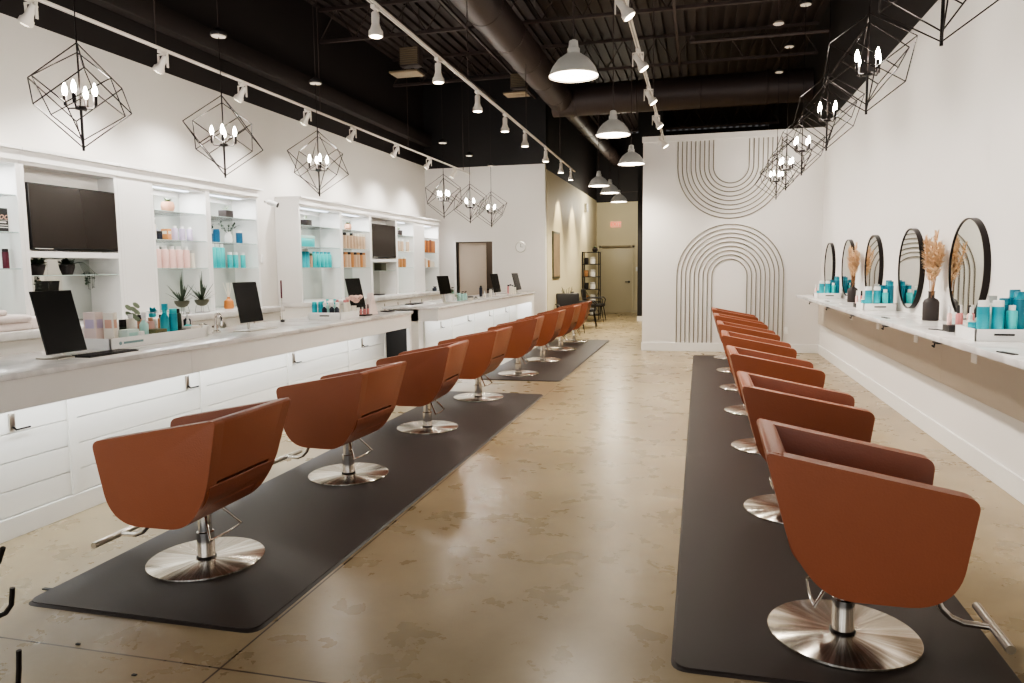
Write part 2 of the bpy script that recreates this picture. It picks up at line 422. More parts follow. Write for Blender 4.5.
# louvred air boxes
def vent(loc, label, s=1):
    t = thing('air_vent', label, 'vent', loc)
    MB().box(-.17 * s, .17 * s, -.02, .17, -.14 * s, .14 * s, .006).build('housing', M['dark'], t)
    m = MB()
    for k in range(8):
        z = -.12 * s + k * .034 * s
        m.box(-.15 * s, .15 * s, -.045, -.02, z, z + .022 * s)
    m.build('louvre', M['louvre'], t)
    MB().box(-.26 * s, .22 * s, -.25, .10, -.30 * s, -.27 * s, .004).build('drip_plate', M['louvre'], t)
    m = MB()
    for a in (-.14, .14): m.tube([(a * s, .1, .14 * s), (a * s, .1, ZC - loc[2])], .006, 5)
    m.tube([(-.15 * s, .1, -.27 * s), (-.15 * s, .1, -.14 * s)], .006, 5)
    m.build('hanger_rod', M['dark'], t)
vent((-4.6, 11.5, 4.93), 'beige louvred air box hanging above the left light track')
vent((-3.3, 13.6, 4.95), 'beige louvred air box tucked beside the spiral duct', .9)

# ================================================================== FEATURE WALL ARCHES
n = 9; cx = .503
for which in (0, 1):
    for i in range(n):
        R = .293 + (0.888 - .293) * (i / (n - 1))
        if which == 0:
            zc = 1.325; pts = [(cx - R, .157)] + [(cx - R, .157 + (zc - .157) * k / 3) for k in (1, 2)] + [(cx + R * cos(a), zc + R * sin(a)) for a in [pi - pi * k / 32 for k in range(33)]] + [(cx + R, .9), (cx + R, .157)]
        else:
            zc = 3.205; pts = [(cx - R, 3.645)] + [(cx + R * cos(a), zc - R * sin(a)) for a in [pi - pi * k / 32 for k in range(33)]] + [(cx + R, 3.645)]
        o = MB().tube([(p[0], YF - .0098, p[1]) for p in pts], .0095, 6).build('arch_line', mat('arch_bronze', (128, 122, 108), .5) if (which, i) == (0, 0) else bpy.data.materials['arch_bronze'])
        tag(o, ('%s line from the inside of the upright %s on the white feature wall' % ('innermost' if i == 0 else 'outermost' if i == 8 else ORD[i], 'arch')) if which == 0 else
            ('%s line from the inside of the inverted arch high on the feature wall' % ('innermost' if i == 0 else 'outermost' if i == 8 else ORD[i])), 'wall decoration', 'lower arch lines' if which == 0 else 'upper arch lines')
# small switch plate on the feature wall
tag(MB().box(1.42, 1.49, YF - .012, YF, .33, .45, .003).build('wall_plate', M['whiteplastic']), 'small white wall plate low on the feature wall right of the arch', 'outlet')

# ================================================================== FLOOR MATS
def fmat(x0, x1, y0, y1, label):
    t = thing('anti_fatigue_mat', label, 'floor mat', ((x0 + x1) / 2, (y0 + y1) / 2, 0))
    a, b = (x1 - x0) / 2, (y1 - y0) / 2
    def rr(a, b, r): return fillet([(-a, -b), (a, -b), (a, b), (-a, b)], r)
    MB().prism(rr(a, b, .07), lambda u, v: Vector((u, v, 0)), lambda u, v: Vector((u * (1 - .012 / a), v * (1 - .012 / b), .010))).build('bevelled_edge', M['matedge'], t)
    MB().prism(rr(a - .012, b - .012, .065), lambda u, v: Vector((u, v, .0095)), lambda u, v: Vector((u, v, .014))).build('mat_surface', M['mat'], t)
fmat(-2.97, -1.762, 2.55, 8.42, 'dark rubber salon mat under the four nearest chairs at the left bar')
fmat(-2.97, -1.762, 9.43, 15.04, 'dark rubber salon mat under the far chairs by the left bar')
fmat(-.085, 1.142, 2.66, 12.66, 'long dark rubber salon mat under the chairs facing the mirrors')

# ================================================================== SALON CHAIR
def make_salon_chair(label, group):
    t = thing('salon_chair', label, 'chair', (0, 0, 0), 0, group)
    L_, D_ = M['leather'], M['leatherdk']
    yo = lambda z: .268 + .055 * (z - .27) / .55
    side = fillet([(-.335, .825), (-.232, .44), (-.10, .268), (.325, .268), (.374, .69)], [.03, .16, .17, .17, .045], 12)
    TH = .074
    for sg in (1, -1):
        MB().prism(side, lambda f, z: Vector((f, sg * yo(z), z)), lambda f, z: Vector((f, sg * (yo(z) - TH), z)), .024, 4).build('side_arm', L_, t)
    # backrest, split by the slot
    bk = fillet([(-.334, .823), (-.249, .505), (-.19, .505), (-.225, .70), (-.255, .815)], [.025, .006, .02, 0, .03], 4)
    yb = lambda z: yo(z) - .022
    MB().prism(bk, lambda f, z: Vector((f, yb(z), z)), lambda f, z: Vector((f, -yb(z), z)), .004, 1).build('backrest', L_, t)
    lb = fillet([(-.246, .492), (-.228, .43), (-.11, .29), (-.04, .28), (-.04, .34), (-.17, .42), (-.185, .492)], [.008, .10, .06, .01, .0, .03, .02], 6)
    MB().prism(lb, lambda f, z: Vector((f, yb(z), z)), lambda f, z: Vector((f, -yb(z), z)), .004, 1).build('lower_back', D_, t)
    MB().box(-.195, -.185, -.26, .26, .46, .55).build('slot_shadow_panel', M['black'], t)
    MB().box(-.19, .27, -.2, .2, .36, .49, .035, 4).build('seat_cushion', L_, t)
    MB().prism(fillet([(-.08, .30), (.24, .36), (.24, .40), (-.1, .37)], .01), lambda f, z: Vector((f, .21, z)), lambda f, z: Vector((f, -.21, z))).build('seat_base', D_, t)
    # pedestal
    MB().lathe([(.045, .262), (.045, .30)], 20).box(-.09, .12, -.07, .07, .285, .31, .006).build('swivel_plate', M['blackmetal'], t)
    MB().lathe([(.034, .1), (.034, .29)], 24).lathe([(.043, .0285), (.043, .165), (.036, .17)], 24).build('column', M['chrome'], t)
    MB().lathe([(.05, .024), (.05, .036), (.044, .04)], 24).build('column_collar', M['blackmetal'], t)
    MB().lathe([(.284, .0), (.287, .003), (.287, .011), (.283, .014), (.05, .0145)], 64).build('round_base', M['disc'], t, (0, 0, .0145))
    # pump lever loop
    MB().tube([(-.03, .055, .30), (-.06, .07, .27), (-.125, .13, .175), (-.13, .0, .17), (-.125, -.13, .175), (-.06, -.07, .27), (-.03, -.055, .30)], .0065, 8).build('pump_lever', M['chrome'], t)
    # footrest
    fr = thing_part('footrest', t)
    p = [(.1, 0, .295), (.25, 0, .295), (.30, 0, .27), (.325, 0, .22), (.35, 0, .165), (.385, 0, .13), (.43, 0, .112), (.53, 0, .108)]
    MB().tube(p, .013, 10).build('footrest_tube', M['chrome'], fr)
    MB().tube([(.53, -.18, .11), (.53, .18, .11)], .017, 12).build('footrest_bar', M['steel'], fr)
    return t
def thing_part(name, parent):
    o = bpy.data.objects.new(name, None); COL.objects.link(o); o.parent = parent; o.empty_display_size = .02; return o
gl, gr = 'salon chairs along the left bar', 'salon chairs along the mirror ledge'
LY = [3.17, 4.77, 6.38, 8.03, 9.97, 11.55, 13.15, 14.62]
LR = [0, -4, 2, -2, 3, 0, -2, 2]
sc = make_salon_chair('nearest cognac leather salon chair at the left bar, seen from behind', gl)
sc.location = (-2.46, LY[0], 0); sc.rotation_euler.z = pi
for i in range(1, 8):
    where = 'near mat' if i < 4 else 'far mat'
    dup(sc, (-2.46 + (.0 if i < 5 else .02), LY[i], 0), pi + radians(LR[i]), '%s cognac leather salon chair in the left bar row, on the %s' % (ORD[i] if i < 7 else 'last', where), gl)
RY = [3.07, 4.62, 6.23, 7.78, 9.25, 10.8, 12.3]
for i, y in enumerate(RY):
    dup(sc, (.58 - .008 * i, y, 0), radians([-1, 0, 1, -1, 0, 1, 0][i]), ('nearest cognac leather salon chair in the mirror row, steel disc base fully in view' if i == 0 else '%s cognac leather salon chair from the camera in the right mirror row' % (ORD[i] if i < 6 else 'last')), gr)

# ================================================================== BARS (left)
def bar_base(y0, y1, stiles, name, label, near_end=False):
    t = thing(name, label, 'bar counter base', (-3.78, (y0 + y1) / 2, 0)); yc = (y0 + y1) / 2
    A, B = y0 - yc, y1 - yc
    MB().box(-.40, -.012, A, B, .0, .95).build('carcass', M['cab'], t)
    es = [y0] + stiles + [y1]
    for a, b in zip(es, es[1:]):
        m = MB(); a2, b2 = a - yc + .032, b - yc - .032
        zs = [.125, .272, .435, .598, .76, .95]
        for z0, z1 in zip(zs, zs[1:]): m.box(-.012, 0, a2, b2, z0 + .003, z1 - .003, .002, 1)
        m.build('shiplap_panel', M['shiplap'], t)
    for s_ in es:
        MB().box(-.012, .012, max(A, s_ - yc - .034), min(B, s_ - yc + .034), .125, .95, .002, 1).build('stile', M['shiplap'], t)
    MB().box(-.012, .016, A, B, 0, .122, .003, 1).build('plinth', M['shiplap'], t)
    ap = MB(); y = y0
    while y < y1 - .01:
        e = min(y + 2.4, y1); ap.box(.30, .33, y - yc + .001, e - yc - .001, .79, .955, .001, 1); y = e
    ap.build('apron', M['apron'], t)
    MB().box(-.01, .30, A, B, .93, .953).build('soffit', M['cab'], t)
    MB().box(.255, .275, A + .05, B - .05, .905, .925).build('light_strip', M['led'], t)
    return t
b1 = bar_base(2.0, 8.42, [3.68, 4.93, 6.19, 7.44], 'bar_counter', 'white shiplap base of the near left bar with lit recess')
MB().box(.285, .33, 8.42 - 5.21, 8.47 - 5.21, 0, .953, .002, 1).build('end_panel', M['apron'], b1)
MB().box(-.40, .285, 8.43 - 5.21, 8.465 - 5.21, 0, .953).build('dark_end_board', M['bezel'], b1)
b2 = bar_base(9.75, 15.25, [10.99, 12.2, 13.4, 14.6], 'bar_counter', 'white shiplap base of the far left bar with lit recess')
MB().box(-.40, .33, 9.44 - 12.5, 9.47 - 12.5, .79, .955).box(-.40, .04, 9.44 - 12.5, 9.6 - 12.5, 0, .955, .002, 1).build('end_panel', M['apron'], b2)
MB().box(.30, .33, 9.47 - 12.5, 9.75 - 12.5, .79, .955).build('apron', M['apron'], b2)
MB().box(.0, .33, 15.25 - 12.5, 15.46 - 12.5, 0, .955, .002, 1).build('end_panel', M['apron'], b2)
tag(MB().box(-4.27, -3.43, 1.9, 8.50, .955, .987, .004, 2).build('bar_worktop', M['quartz']), 'white quartz top of the near left bar', 'worktop')
tag(MB().box(-4.27, -3.43, 9.41, 15.5, .955, .987, .004, 2).build('bar_worktop', M['quartz']), 'white quartz top of the far left bar', 'worktop')
# outlets with hooks on the shiplap
def outlet(y, lb):
    t = thing('hook_outlet', lb, 'outlet', (-3.78, y, .665), 0, 'steel outlets on the bar front')
    MB().box(0, .012, -.018, .018, -.05, .05, .004).build('plate', M['steel'], t)
    MB().tube([(.012, 0, -.03), (.035, .0, -.045), (.035, .09, -.045)], .006, 6).build('hook', M['blackmetal'], t)
for i, y in enumerate((3.27, 4.75, 6.27, 7.76)): outlet(y, '%s steel outlet with a black hook on the near bar front' % (ORD[i] if i else 'nearest'))
for i, y in enumerate((10.45, 11.80, 13.1, 14.3)): outlet(y, '%s steel outlet with a black hook on the far bar front' % (ORD[i] if i else 'nearest'))

# ================================================================== RIGHT LEDGE
tag(MB().box(1.52, XR, -.6, 12.65, .985, 1.025, .005, 2).build('mirror_ledge', M['quartz']), 'long white ledge below the round mirrors', 'ledge')
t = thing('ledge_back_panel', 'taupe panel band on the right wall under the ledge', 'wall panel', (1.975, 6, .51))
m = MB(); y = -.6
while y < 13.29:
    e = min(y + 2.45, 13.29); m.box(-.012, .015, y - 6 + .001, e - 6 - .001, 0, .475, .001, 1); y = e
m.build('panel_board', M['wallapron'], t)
for y in (2.9, 4.45, 6.0, 7.5, 9.0, 10.5):
    m = MB(); m.box(-.022, -.012, y - 6 - .05, y - 6 + .05, .26, .37, .003); m.build('outlet_plate', M['apron'], t)
for i, y in enumerate((3.9, 5.37, 6.78, 8.15, 9.65, 11.1)):
    t = thing('dryer_hook', 'black dryer hook under the ledge edge, %s from the camera' % (ORD[i] if i else 'nearest'), 'hook', (1.545, y, .985), 0, 'dryer hooks under the ledge')
    MB().box(-.03, .03, -.05, .05, -.012, 0, .002).build('hook_plate', M['black'], t)
    MB().tube([(-.02, .03, -.01), (-.02, .04, -.04), (-.03, .05, -.03)], .006, 6).build('hook_arm', M['black'], t)

# round mirrors
def make_mirror(y, lb):
    t = thing('round_wall_mirror', lb, 'mirror', (XR, y, 1.455), 0, 'round mirrors on the right wall')
    mt = Matrix.Rotation(-pi / 2, 4, 'Y')
    R = .383
    MB().lathe([(R - .008, 0), (R, 0), (R, .045), (R - .009, .045), (R - .009, .03)], 96, m=mt, cap=False).build('mirror_frame', M['blackmetal'], t)
    MB().lathe([(R - .0085, .0), (R - .0085, .037)], 96, m=mt).build('mirror_glass', M['mirror'], t)
for i, y in enumerate((6.24, 7.80, 9.36, 10.86, 12.35)):
    make_mirror(y, 'round black-framed wall mirror above the ledge, %s from the camera' % (ORD[i] if i else 'nearest'))

# ================================================================== WALL DISPLAY CABINETS
XF, XB = -5.7, -6.1
def shelf_part(t, y0, y1, z):
    g = MB().box(-.34, -.015, y0, y1, z - .008, z).build('glass_shelf', M['glass'], t)
    MB().box(-.0155, -.013, y0, y1, z - .008, z).build('shelf_edge', M['glassedge'], g)
def bay(y0, y1, kind, label, cw=.09, left_end=False, right_end=False, cat='display cabinet', wide=0):
    """one built-in bay; local origin at X=XF, y centre"""
    yc = (y0 + y1) / 2; A, B = y0 - yc + .001, y1 - yc - .001
    t = thing('display_cabinet', label, cat, (XF, yc, 1.031))
    z = lambda v: v - 1.031
    MB().box(-.395, .0, A, A + .04, 0, z(2.475), .001, 1).build('side_panel', M['cab'], t)
    MB().box(-.395, .0, B - .04, B, 0, z(2.475), .001, 1).build('side_panel', M['cab'], t)
    MB().box(-.395, .0, A + .04, B - .04, z(2.445), z(2.475), .001, 1).build('top_rail', M['cab'], t)
    m = MB(); ex = .0
    m.box(-.39, .018, A, B, z(2.475), z(2.562)); m.box(-.39, .05, A, B + (.08 if right_end else 0), z(2.562), z(2.59), .004, 1)
    m.build('cornice', M['cab'], t)
    MB().box(-.395, -.37, A + .04, B - .04, 0, z(2.445)).build('back_panel', M['cab'], t)
    if kind == 'open':
        m = MB(); mid = (A + B) / 2
        m.box(-.372, -.362, A + .045, mid - .0015, 0, z(2.385)); m.box(-.372, -.362, mid + .0015, B - .045, 0, z(2.385))
        m.build('mirror_back', M['mirror'], t)
        for s_ in (1.548, 1.862, 2.178): shelf_part(t, A + .042, B - .042, z(s_))
        MB().box(-.20, -.14, A + .15, B - .15, z(2.439), z(2.4445)).build('light_strip', M['led'], t)
    if kind == 'tv':
        MB().box(-.37, -.0, A + .04, B - .04, z(1.645), z(1.70), .001, 1).build('tv_ledge', M['cab'], t)
        MB().box(-.372, -.2, A + .04, B - .04, z(1.70), z(2.445)).build('tv_backboard', M['apron'], t)
        m = MB(); mid = (A + B) / 2
        m.box(-.372, -.362, A + .045, mid - .0015, 0, z(1.64)); m.box(-.372, -.362, mid + .0015, B - .045, 0, z(1.64))
        m.build('mirror_back', M['mirror'], t)
        shelf_part(t, A + .042, B - .042, z(1.487))
    if kind == 'panel':
        MB().box(-.02, -.0, A + .04, B - .04, 0, z(2.445)).build('front_panel', M['cab'], t)
    return t
bay(4.20, 5.20, 'open', 'white display cabinet left of the big television, holding a black sign')
bay(5.20, 6.30, 'tv', 'white cabinet bay holding the big television and vine plants')
bay(6.30, 6.76, 'panel', 'plain closed white column right of the big television')
bay(6.76, 7.71, 'open', 'white display cabinet with pink and lilac bottles on glass shelves')
bay(7.71, 8.74, 'open', 'white display cabinet with aqua and blue bottles on glass shelves', right_end=True)
bay(9.77, 11.08, 'open', 'white display cabinet with a teal bottle row and teal box')
bay(11.08, 12.20, 'open', 'white display cabinet with rows of beige bottles')
bay(12.20, 13.36, 'tv', 'white cabinet bay holding the smaller far television')
bay(13.36, 14.28, 'open', 'narrow white display cabinet right of the far television')
bay(14.28, 14.80, 'panel', 'plain closed white column near the end of the far shelving')
bay(14.80, 15.76, 'open', 'last white display cabinet by the partition with an orange box')
# back counters
for (y0, y1, lb) in ((3.4, 8.80, 'near'), (9.77, 15.80, 'far')):
    t = thing('back_counter_base', 'pale base of the %s back counter under the display cabinets' % lb, 'cabinet', (-5.45, (y0 + y1) / 2, 0))
    h = (y1 - y0) / 2; nd = int(round((y1 - y0) / .6)); w = 2 * h / nd
    MB().box(-.645, -.02, -h + .02, h - .02, 0, .959).build('carcass', M['apron'], t)
    for k in range(nd):
        d = MB().box(-.02, 0, -h + k * w + .003, -h + (k + 1) * w - .003, .1, .95, .002, 1).build('door', M['apron'], t)
        MB().box(.0, .012, -h + (k + 1) * w - .05, -h + (k + 1) * w - .038, .78, .90, .002, 1).build('handle', M['steel'], d)
    tag(MB().box(XL + .002, -5.40, y0, y1, .96, 1.03, .005, 2).build('back_worktop', M['quartz']), 'thick white top of the %s back counter under the shelves' % lb, 'worktop')

# televisions
def tv(yc, w, z0, z1, x, label):
    t = thing('television', label, 'television', (x, yc, z0))
    MB().box(-.03, 0, -w / 2, w / 2, 0, z1 - z0, .004).build('tv_body', M['bezel'], t)
    MB().box(0, .002, -w / 2 + .012, w / 2 - .012, .02, z1 - z0 - .012).build('tv_screen', M['tvscreen'], t)
    MB().box(-.2, -.03, -.15, .15, .15, z1 - z0 - .15).build('wall_bracket', M['blackmetal'], t)
    MB().box(.0015, .003, -w / 2 + .03, -w / 2 + .22, .006, .012).build('badge_print', M['whitetext'], t)
tv(5.765, 1.0, 1.715, 2.30, XF - .0, 'big black flat television in the near display cabinet')
tv(12.78, 1.06, 1.72, 2.335, XF - .0, 'smaller looking brown-black television in the far display cabinet')

# security camera
t = thing('security_camera', 'white bullet security camera with black lens at the near cabinet end', 'camera', (-5.62, 8.86, 2.42))
MB().tube([(0, -.08, .0), (0, 0, 0), (.03, .02, -.02)], .016, 10).build('camera_mount', M['whiteplastic'], t)
MB().tube([(.0, .0, -.0), (.12, .03, -.04)], .036, 16).build('camera_body', M['whiteplastic'], t)
MB().tube([(.12, .03, -.04), (.128, .032, -.043)], .034, 16).build('camera_lens', M['black'], t)

# ================================================================== PRODUCTS
_cache = {}
def bottle(kind, loc, label, group=None, body='teal', cap='whiteplastic', h=.22, r=.032, name='product_bottle', cat='bottle', rz=0):
    key = (kind, body, cap, round(h, 3), round(r, 3), name)
    if key in _cache:
        return dup(_cache[key], loc, rz, label, group) if group else _retag(dup(_cache[key], loc, rz, label), None)
    t = thing(name, label, cat, loc, rz, group)
    if kind == 'cyl':       # shampoo bottle with flat cap
        MB().lathe([(r * .94, 0), (r, .006), (r, h * .80), (r * .9, h * .84), (r * .55, h * .86)], 18).build('bottle_body', M[body], t)
        MB().lathe([(r * .62, h * .855), (r * .62, h), (r * .5, h)], 16).build('bottle_cap', M[cap], t)
    elif kind == 'full':    # tall cylinder, wide cap
        MB().lathe([(r * .94, 0), (r, .006), (r, h * .84)], 18).build('bottle_body', M[body], t)
        MB().lathe([(r * .9, h * .842), (r * .9, h * .985), (r * .8, h)], 18).build('bottle_cap', M[cap], t)
    elif kind == 'pump':
        MB().lathe([(r * .94, 0), (r, .006), (r, h * .68), (r * .5, h * .74)], 18).build('bottle_body', M[body], t)
        MB().lathe([(r * .45, h * .74), (r * .45, h * .82), (r * .15, h * .83), (r * .15, h * .93)], 12).box(-r * .25, r * .95, -r * .22, r * .22, h * .93, h, .002).build('pump_head', M[cap], t)
    elif kind == 'spray':
        MB().lathe([(r * .94, 0), (r, .006), (r, h * .6), (r * .4, h * .74)], 18).build('bottle_body', M[body], t)
        MB().lathe([(r * .42, h * .74), (r * .42, h * .82)], 12).box(-r * .5, r * .9, -r * .3, r * .3, h * .82, h, .003).box(r * .5, r * .7, -r * .15, r * .15, h * .66, h * .84, .001).build('spray_head', M[cap], t)
    elif kind == 'jar':
        MB().lathe([(r * .94, 0), (r, .005), (r, h * .68)], 20).build('jar_body', M[body], t)
        MB().lathe([(r * 1.03, h * .69), (r * 1.03, h * .98), (r * .95, h)], 20).build('jar_lid', M[cap], t)
    elif kind == 'box':
        MB().box(-r, r, -r * .7, r * .7, 0, h, .002).build('carton', M[body], t)
        MB().box(-r * .7, r * .7, -r * .72, -r * .7, h * .55, h * .8).box(r, r * 1.02, -r * .5, r * .5, h * .55, h * .8).build('carton_print', M[cap], t)
    elif kind == 'dropper':
        MB().lathe([(r * .94, 0), (r, .005), (r, h * .5), (r * .4, h * .58)], 18).build('bottle_body', M[body], t)
        MB().lathe([(r * .45, h * .58), (r * .45, h * .74), (r * .28, h * .76), (r * .24, h)], 12).build('bottle_cap', M[cap], t)
    _cache[key] = t
    return t
def _retag(o, g):
    if 'group' in o.keys(): del o['group']
    return o
XS = -5.88
# --- cabinet with pink bottles
for i, y in enumerate((7.02, 7.14, 7.26, 7.38, 7.50)):
    bottle('cyl', (XS, y, 1.548), 'pale pink shampoo bottle in the row on the lowest glass shelf', 'pink bottles on glass shelf', 'pink', 'whiteplastic', .25, .043)
bottle('full', (XS, 7.61, 1.548), 'clear greyish bottle at the right end of the pink bottle row', None, 'cream', 'grey', .21, .03)
bottle('pump', (XS, 6.98, 1.862), 'white pump bottle at the left end of the lilac bottle shelf', None, 'cream', 'whiteplastic', .24, .034)
bottle('cyl', (XS, 6.88, 1.862), 'small grey bottle beside the white pump bottle', None, 'grey', 'whiteplastic', .17, .028)
bottle('jar', (XS, 7.08, 1.862), 'small black tub beside the white pump bottle', None, 'navy', 'black', .10, .03, 'product_jar', 'jar')
bottle('box', (XS, 7.19, 1.862), 'short peach and brown carton on the lilac bottle shelf', None, 'amber', 'cream', .13, .045, 'product_carton', 'box')
for y in (7.33, 7.455, 7.585):
    bottle('cyl', (XS, y, 1.862), 'lilac bottle with white print on the middle glass shelf', 'lilac bottles on glass shelf', 'lilac', 'whiteplastic', .17, .034)
# --- aqua cabinet
for i, y in enumerate((7.90, 7.99, 8.08, 8.17)):
    bottle('cyl', (XS, y, 1.548), 'tall aqua bottle in the tight row on the lowest glass shelf', 'tall aqua bottles', 'aqua', 'whiteplastic', .30, .042)
for y in (8.34, 8.46, 8.62):
    bottle('full', (XS, y, 1.548), 'smaller spaced-out aqua bottle with white ends', 'small aqua bottles', 'aqua', 'whiteplastic', .20, .032)
bottle('full', (XS, 8.09, 1.862), 'blue bottle left of the white vase of greenery', None, 'blue', 'blue', .17, .042)
bottle('full', (XS, 8.56, 1.862), 'blue bottle with pale label right of the white vase', None, 'blue', 'whiteplastic', .17, .042)
# --- teal row in far unit
for i, y in enumerate((9.93, 10.04, 10.15, 10.26)):
    bottle('cyl', (XS, y, 1.548), 'tall teal bottle left of the terracotta tube in the far cabinet', 'teal bottles left of tube', 'teal', 'whiteplastic', .29, .046)
bottle('full', (XS, 10.37, 1.548), 'terracotta coloured tube standing between teal bottles', None, 'terracotta', 'leaf', .22, .036)
for i, y in enumerate((10.49, 10.61, 10.73, 10.85, 10.97)):
    bottle('cyl', (XS, y, 1.548), 'teal bottle right of the terracotta tube in the far cabinet', 'teal bottles right of tube', 'aqua', 'teal', .25, .042)
t = thing('gift_box', 'flat teal gift box on the middle shelf of the far cabinet', 'box', (XS, 10.15, 1.862))
MB().box(-.1, .1, -.2, .2, 0, .13, .003).build('box_base', M['aqua'], t); MB().box(-.103, .103, -.203, .203, .13, .17, .003).build('box_lid', M['seafoam'], t)
for i in range(8):
    bottle('full', (-5.80, 11.27 + .118 * i, 1.862), 'slim beige bottle with dark cap in the upper beige row', 'upper beige bottles', 'beige', 'black' if i in (0, 1, 3) else 'cream', .27, .034)
for i in range(8):
    bottle('full', (-5.80, 11.28 + .115 * i, 1.548), 'beige and amber bottle in the lower beige row', 'lower beige bottles', 'beige' if i % 3 else 'amber', 'wood' if i % 2 else 'black', .26, .04)
for i, y in enumerate((13.66, 13.85, 14.14)):
    bottle('full', (-5.80, y, 1.862), 'slim pale beige bottle on the middle shelf right of the far television', 'pale bottles right of far television', 'beige', 'whiteplastic', .24, .035)
for i, y in enumerate((13.6, 13.78, 13.96)):
    bottle('full', (-5.80, y, 1.548), 'amber bottle on the lowest glass shelf right of the far television', 'amber bottles right of far television', 'amber', 'cream', .2, .035)
for i, (y, b_) in enumerate(((14.96, 'amber'), (15.1, 'cream'), (15.24, 'amber'), (15.38, 'cream'), (15.52, 'cream'))):
    bottle('full', (-5.77, y, 1.548), 'small %s bottle on the lowest shelf of the last cabinet' % ('amber' if b_ == 'amber' else 'cream'), 'small bottles of the last cabinet ' + b_, b_, 'whiteplastic', .22 - .02 * i, .036)
t = thing('gift_box', 'orange gift crate with a dark ribbon in the last cabinet', 'box', (-5.82, 15.28, 1.862))
MB().box(-.1, .1, -.28, .28, 0, .26, .004).build('crate', M['orangebox'], t); MB().box(.1, .104, -.09, .03, .02, .28).box(.1, .104, -.27, -.2, 0, .26).build('ribbon', M['leatherdk'], t)
bottle('full', (-5.80, 5.09, 1.548), 'burgundy bottle with black cap on the low shelf left of the television', None, 'burgundy', 'black', .17, .026)

# black sign leaning on shelf
t = thing('shelf_sign', 'black counter sign with tan script on the shelf left of the television', 'sign', (-5.82, 4.98, 1.862))
MB().box(-.012, 0, -.23, .23, 0, .205, .002).build('sign_board', M['black'], t)
def text(body, size, m, parent, loc, rot, name='lettering', shear=0, align='CENTER'):
    cu = bpy.data.curves.new(name, 'FONT'); cu.body = body; cu.size = size; cu.extrude = .0008; cu.align_x = align; cu.align_y = 'CENTER'; cu.shear = shear
    cu.materials.append(m)
    o = bpy.data.objects.new(name, cu); COL.objects.link(o); bpy.context.view_layer.update()
    me = bpy.data.meshes.new_from_object(o.evaluated_get(bpy.context.evaluated_depsgraph_get())); bpy.data.objects.remove(o); bpy.data.curves.remove(cu)
    me.materials.clear(); me.materials.append(m)
    o = bpy.data.objects.new(name, me); COL.objects.link(o); o.parent = parent; o.location = loc; o.rotation_euler = rot; return o
text('school', .085, M['goldtext'], t, (.002, .09, .135), (pi / 2, 0, pi / 2), shear=.3)
MB().box(.0005, .002, .02, .09, .175, .185).box(.0005, .002, .04, .16, .078, .090).box(.0005, .002, -.12, .19, .056, .062).box(.0005, .002, .05, .18, .036, .044).box(.0005, .002, -.2, .19, .100, .103).build('print_lines', M['whitetext'], t)

# ------------------------------------------------------------------ plants
def leafblade(m, base, tip, w, droop=.0, n=5):
    base, tip = Vector(base), Vector(tip); d = tip - base; side = d.cross(Vector((0, 0, 1)))
    if side.length < 1e-4: side = Vector((1, 0, 0))
    side.normalize(); L = []; R_ = []
    for i in range(n + 1):
        s = i / n; p = base + d * s + Vector((0, 0, -droop * s * s)); ww = w * sin(pi * min(.98, .15 + .85 * s)) * .5 + .0006
        L.append(m.bm.verts.new(p - side * ww)); R_.append(m.bm.verts.new(p + side * ww))
    for i in range(n): m.bm.faces.new((L[i], R_[i], R_[i + 1], L[i + 1]))
def bushy(m, c, r, n, lw, up=.6):
    for _ in range(n):
        a = random.uniform(0, 2 * pi); e = random.uniform(-.1, 1.3) * up + .2
        d = Vector((cos(a) * cos(e), sin(a) * cos(e), sin(e))) * r * random.uniform(.5, 1)
        leafblade(m, Vector(c) + d * .35, Vector(c) + d, lw * random.uniform(.7, 1.2), r * .12)
def cube_planter(loc, label):
    t = thing('potted_succulent', label, 'plant', loc)
    MB().box(-.06, .06, -.075, .075, 0, .10, .006).build('planter', M['vase'], t)
    m = MB(); bushy(m, (0, 0, .10), .09, 22, .02, 1); m.build('leaves', M['sage'], t)
cube_planter((XS, 8.30, 2.178), 'small succulent in a dark square planter, top shelf of the aqua cabinet')
cube_planter((XS, 10.28, 2.178), 'small succulent in a dark square planter, top shelf above the teal box')
cube_planter((-5.82, 13.72, 2.178), 'small succulent in a dark square planter right of the far television')
def round_pot(loc, r, h, label, pm='terracotta'):
    t = thing('potted_plant', label, 'plant', loc)
    MB().lathe([(r * .6, 0), (r * .92, h * .25), (r, h * .6), (r * .86, h * .92), (r * .8, h), (r * .7, h * .95)], 24).build('pot', M[pm], t)
    m = MB(); bushy(m, (0, 0, h - .01), r * 1.15, 40, .03, .7); m.build('leaves', M['leaf'], t)
round_pot((XS + .03, 7.2, 2.178), .075, .115, 'round terracotta pot with a trailing green plant, top shelf of pink cabinet')
round_pot((XS + .03, 11.62, 2.178), .065, .11, 'small terracotta pot with a bright green plant above the beige bottles')
def sprig_vase(loc, label):
    t = thing('sprig_vase', label, 'vase', loc)
    MB().lathe([(.035, 0), (.05, .03), (.045, .1), (.028, .13), (.03, .15)], 20).build('vase_body', M['whiteplastic'], t)
    m = MB()
    for i in range(9):
        a = i * 2.4; tip = (cos(a) * .08, sin(a) * .16, .22 + .04 * sin(i)); m.tube([(0, 0, .1), (tip[0] * .5, tip[1] * .5, .19), tip], .002, 4)
        for k in range(5):
            b_ = Vector((0, 0, .13)).lerp(Vector(tip), .3 + .17 * k); leafblade(m, b_, b_ + Vector((random.uniform(-.04, .04), random.uniform(-.05, .05), random.uniform(0, .04))), .022)
    m.build('sprigs', M['leafdk'], t)
sprig_vase((XS, 8.33, 1.862), 'white vase of green sprigs between the two blue bottles')
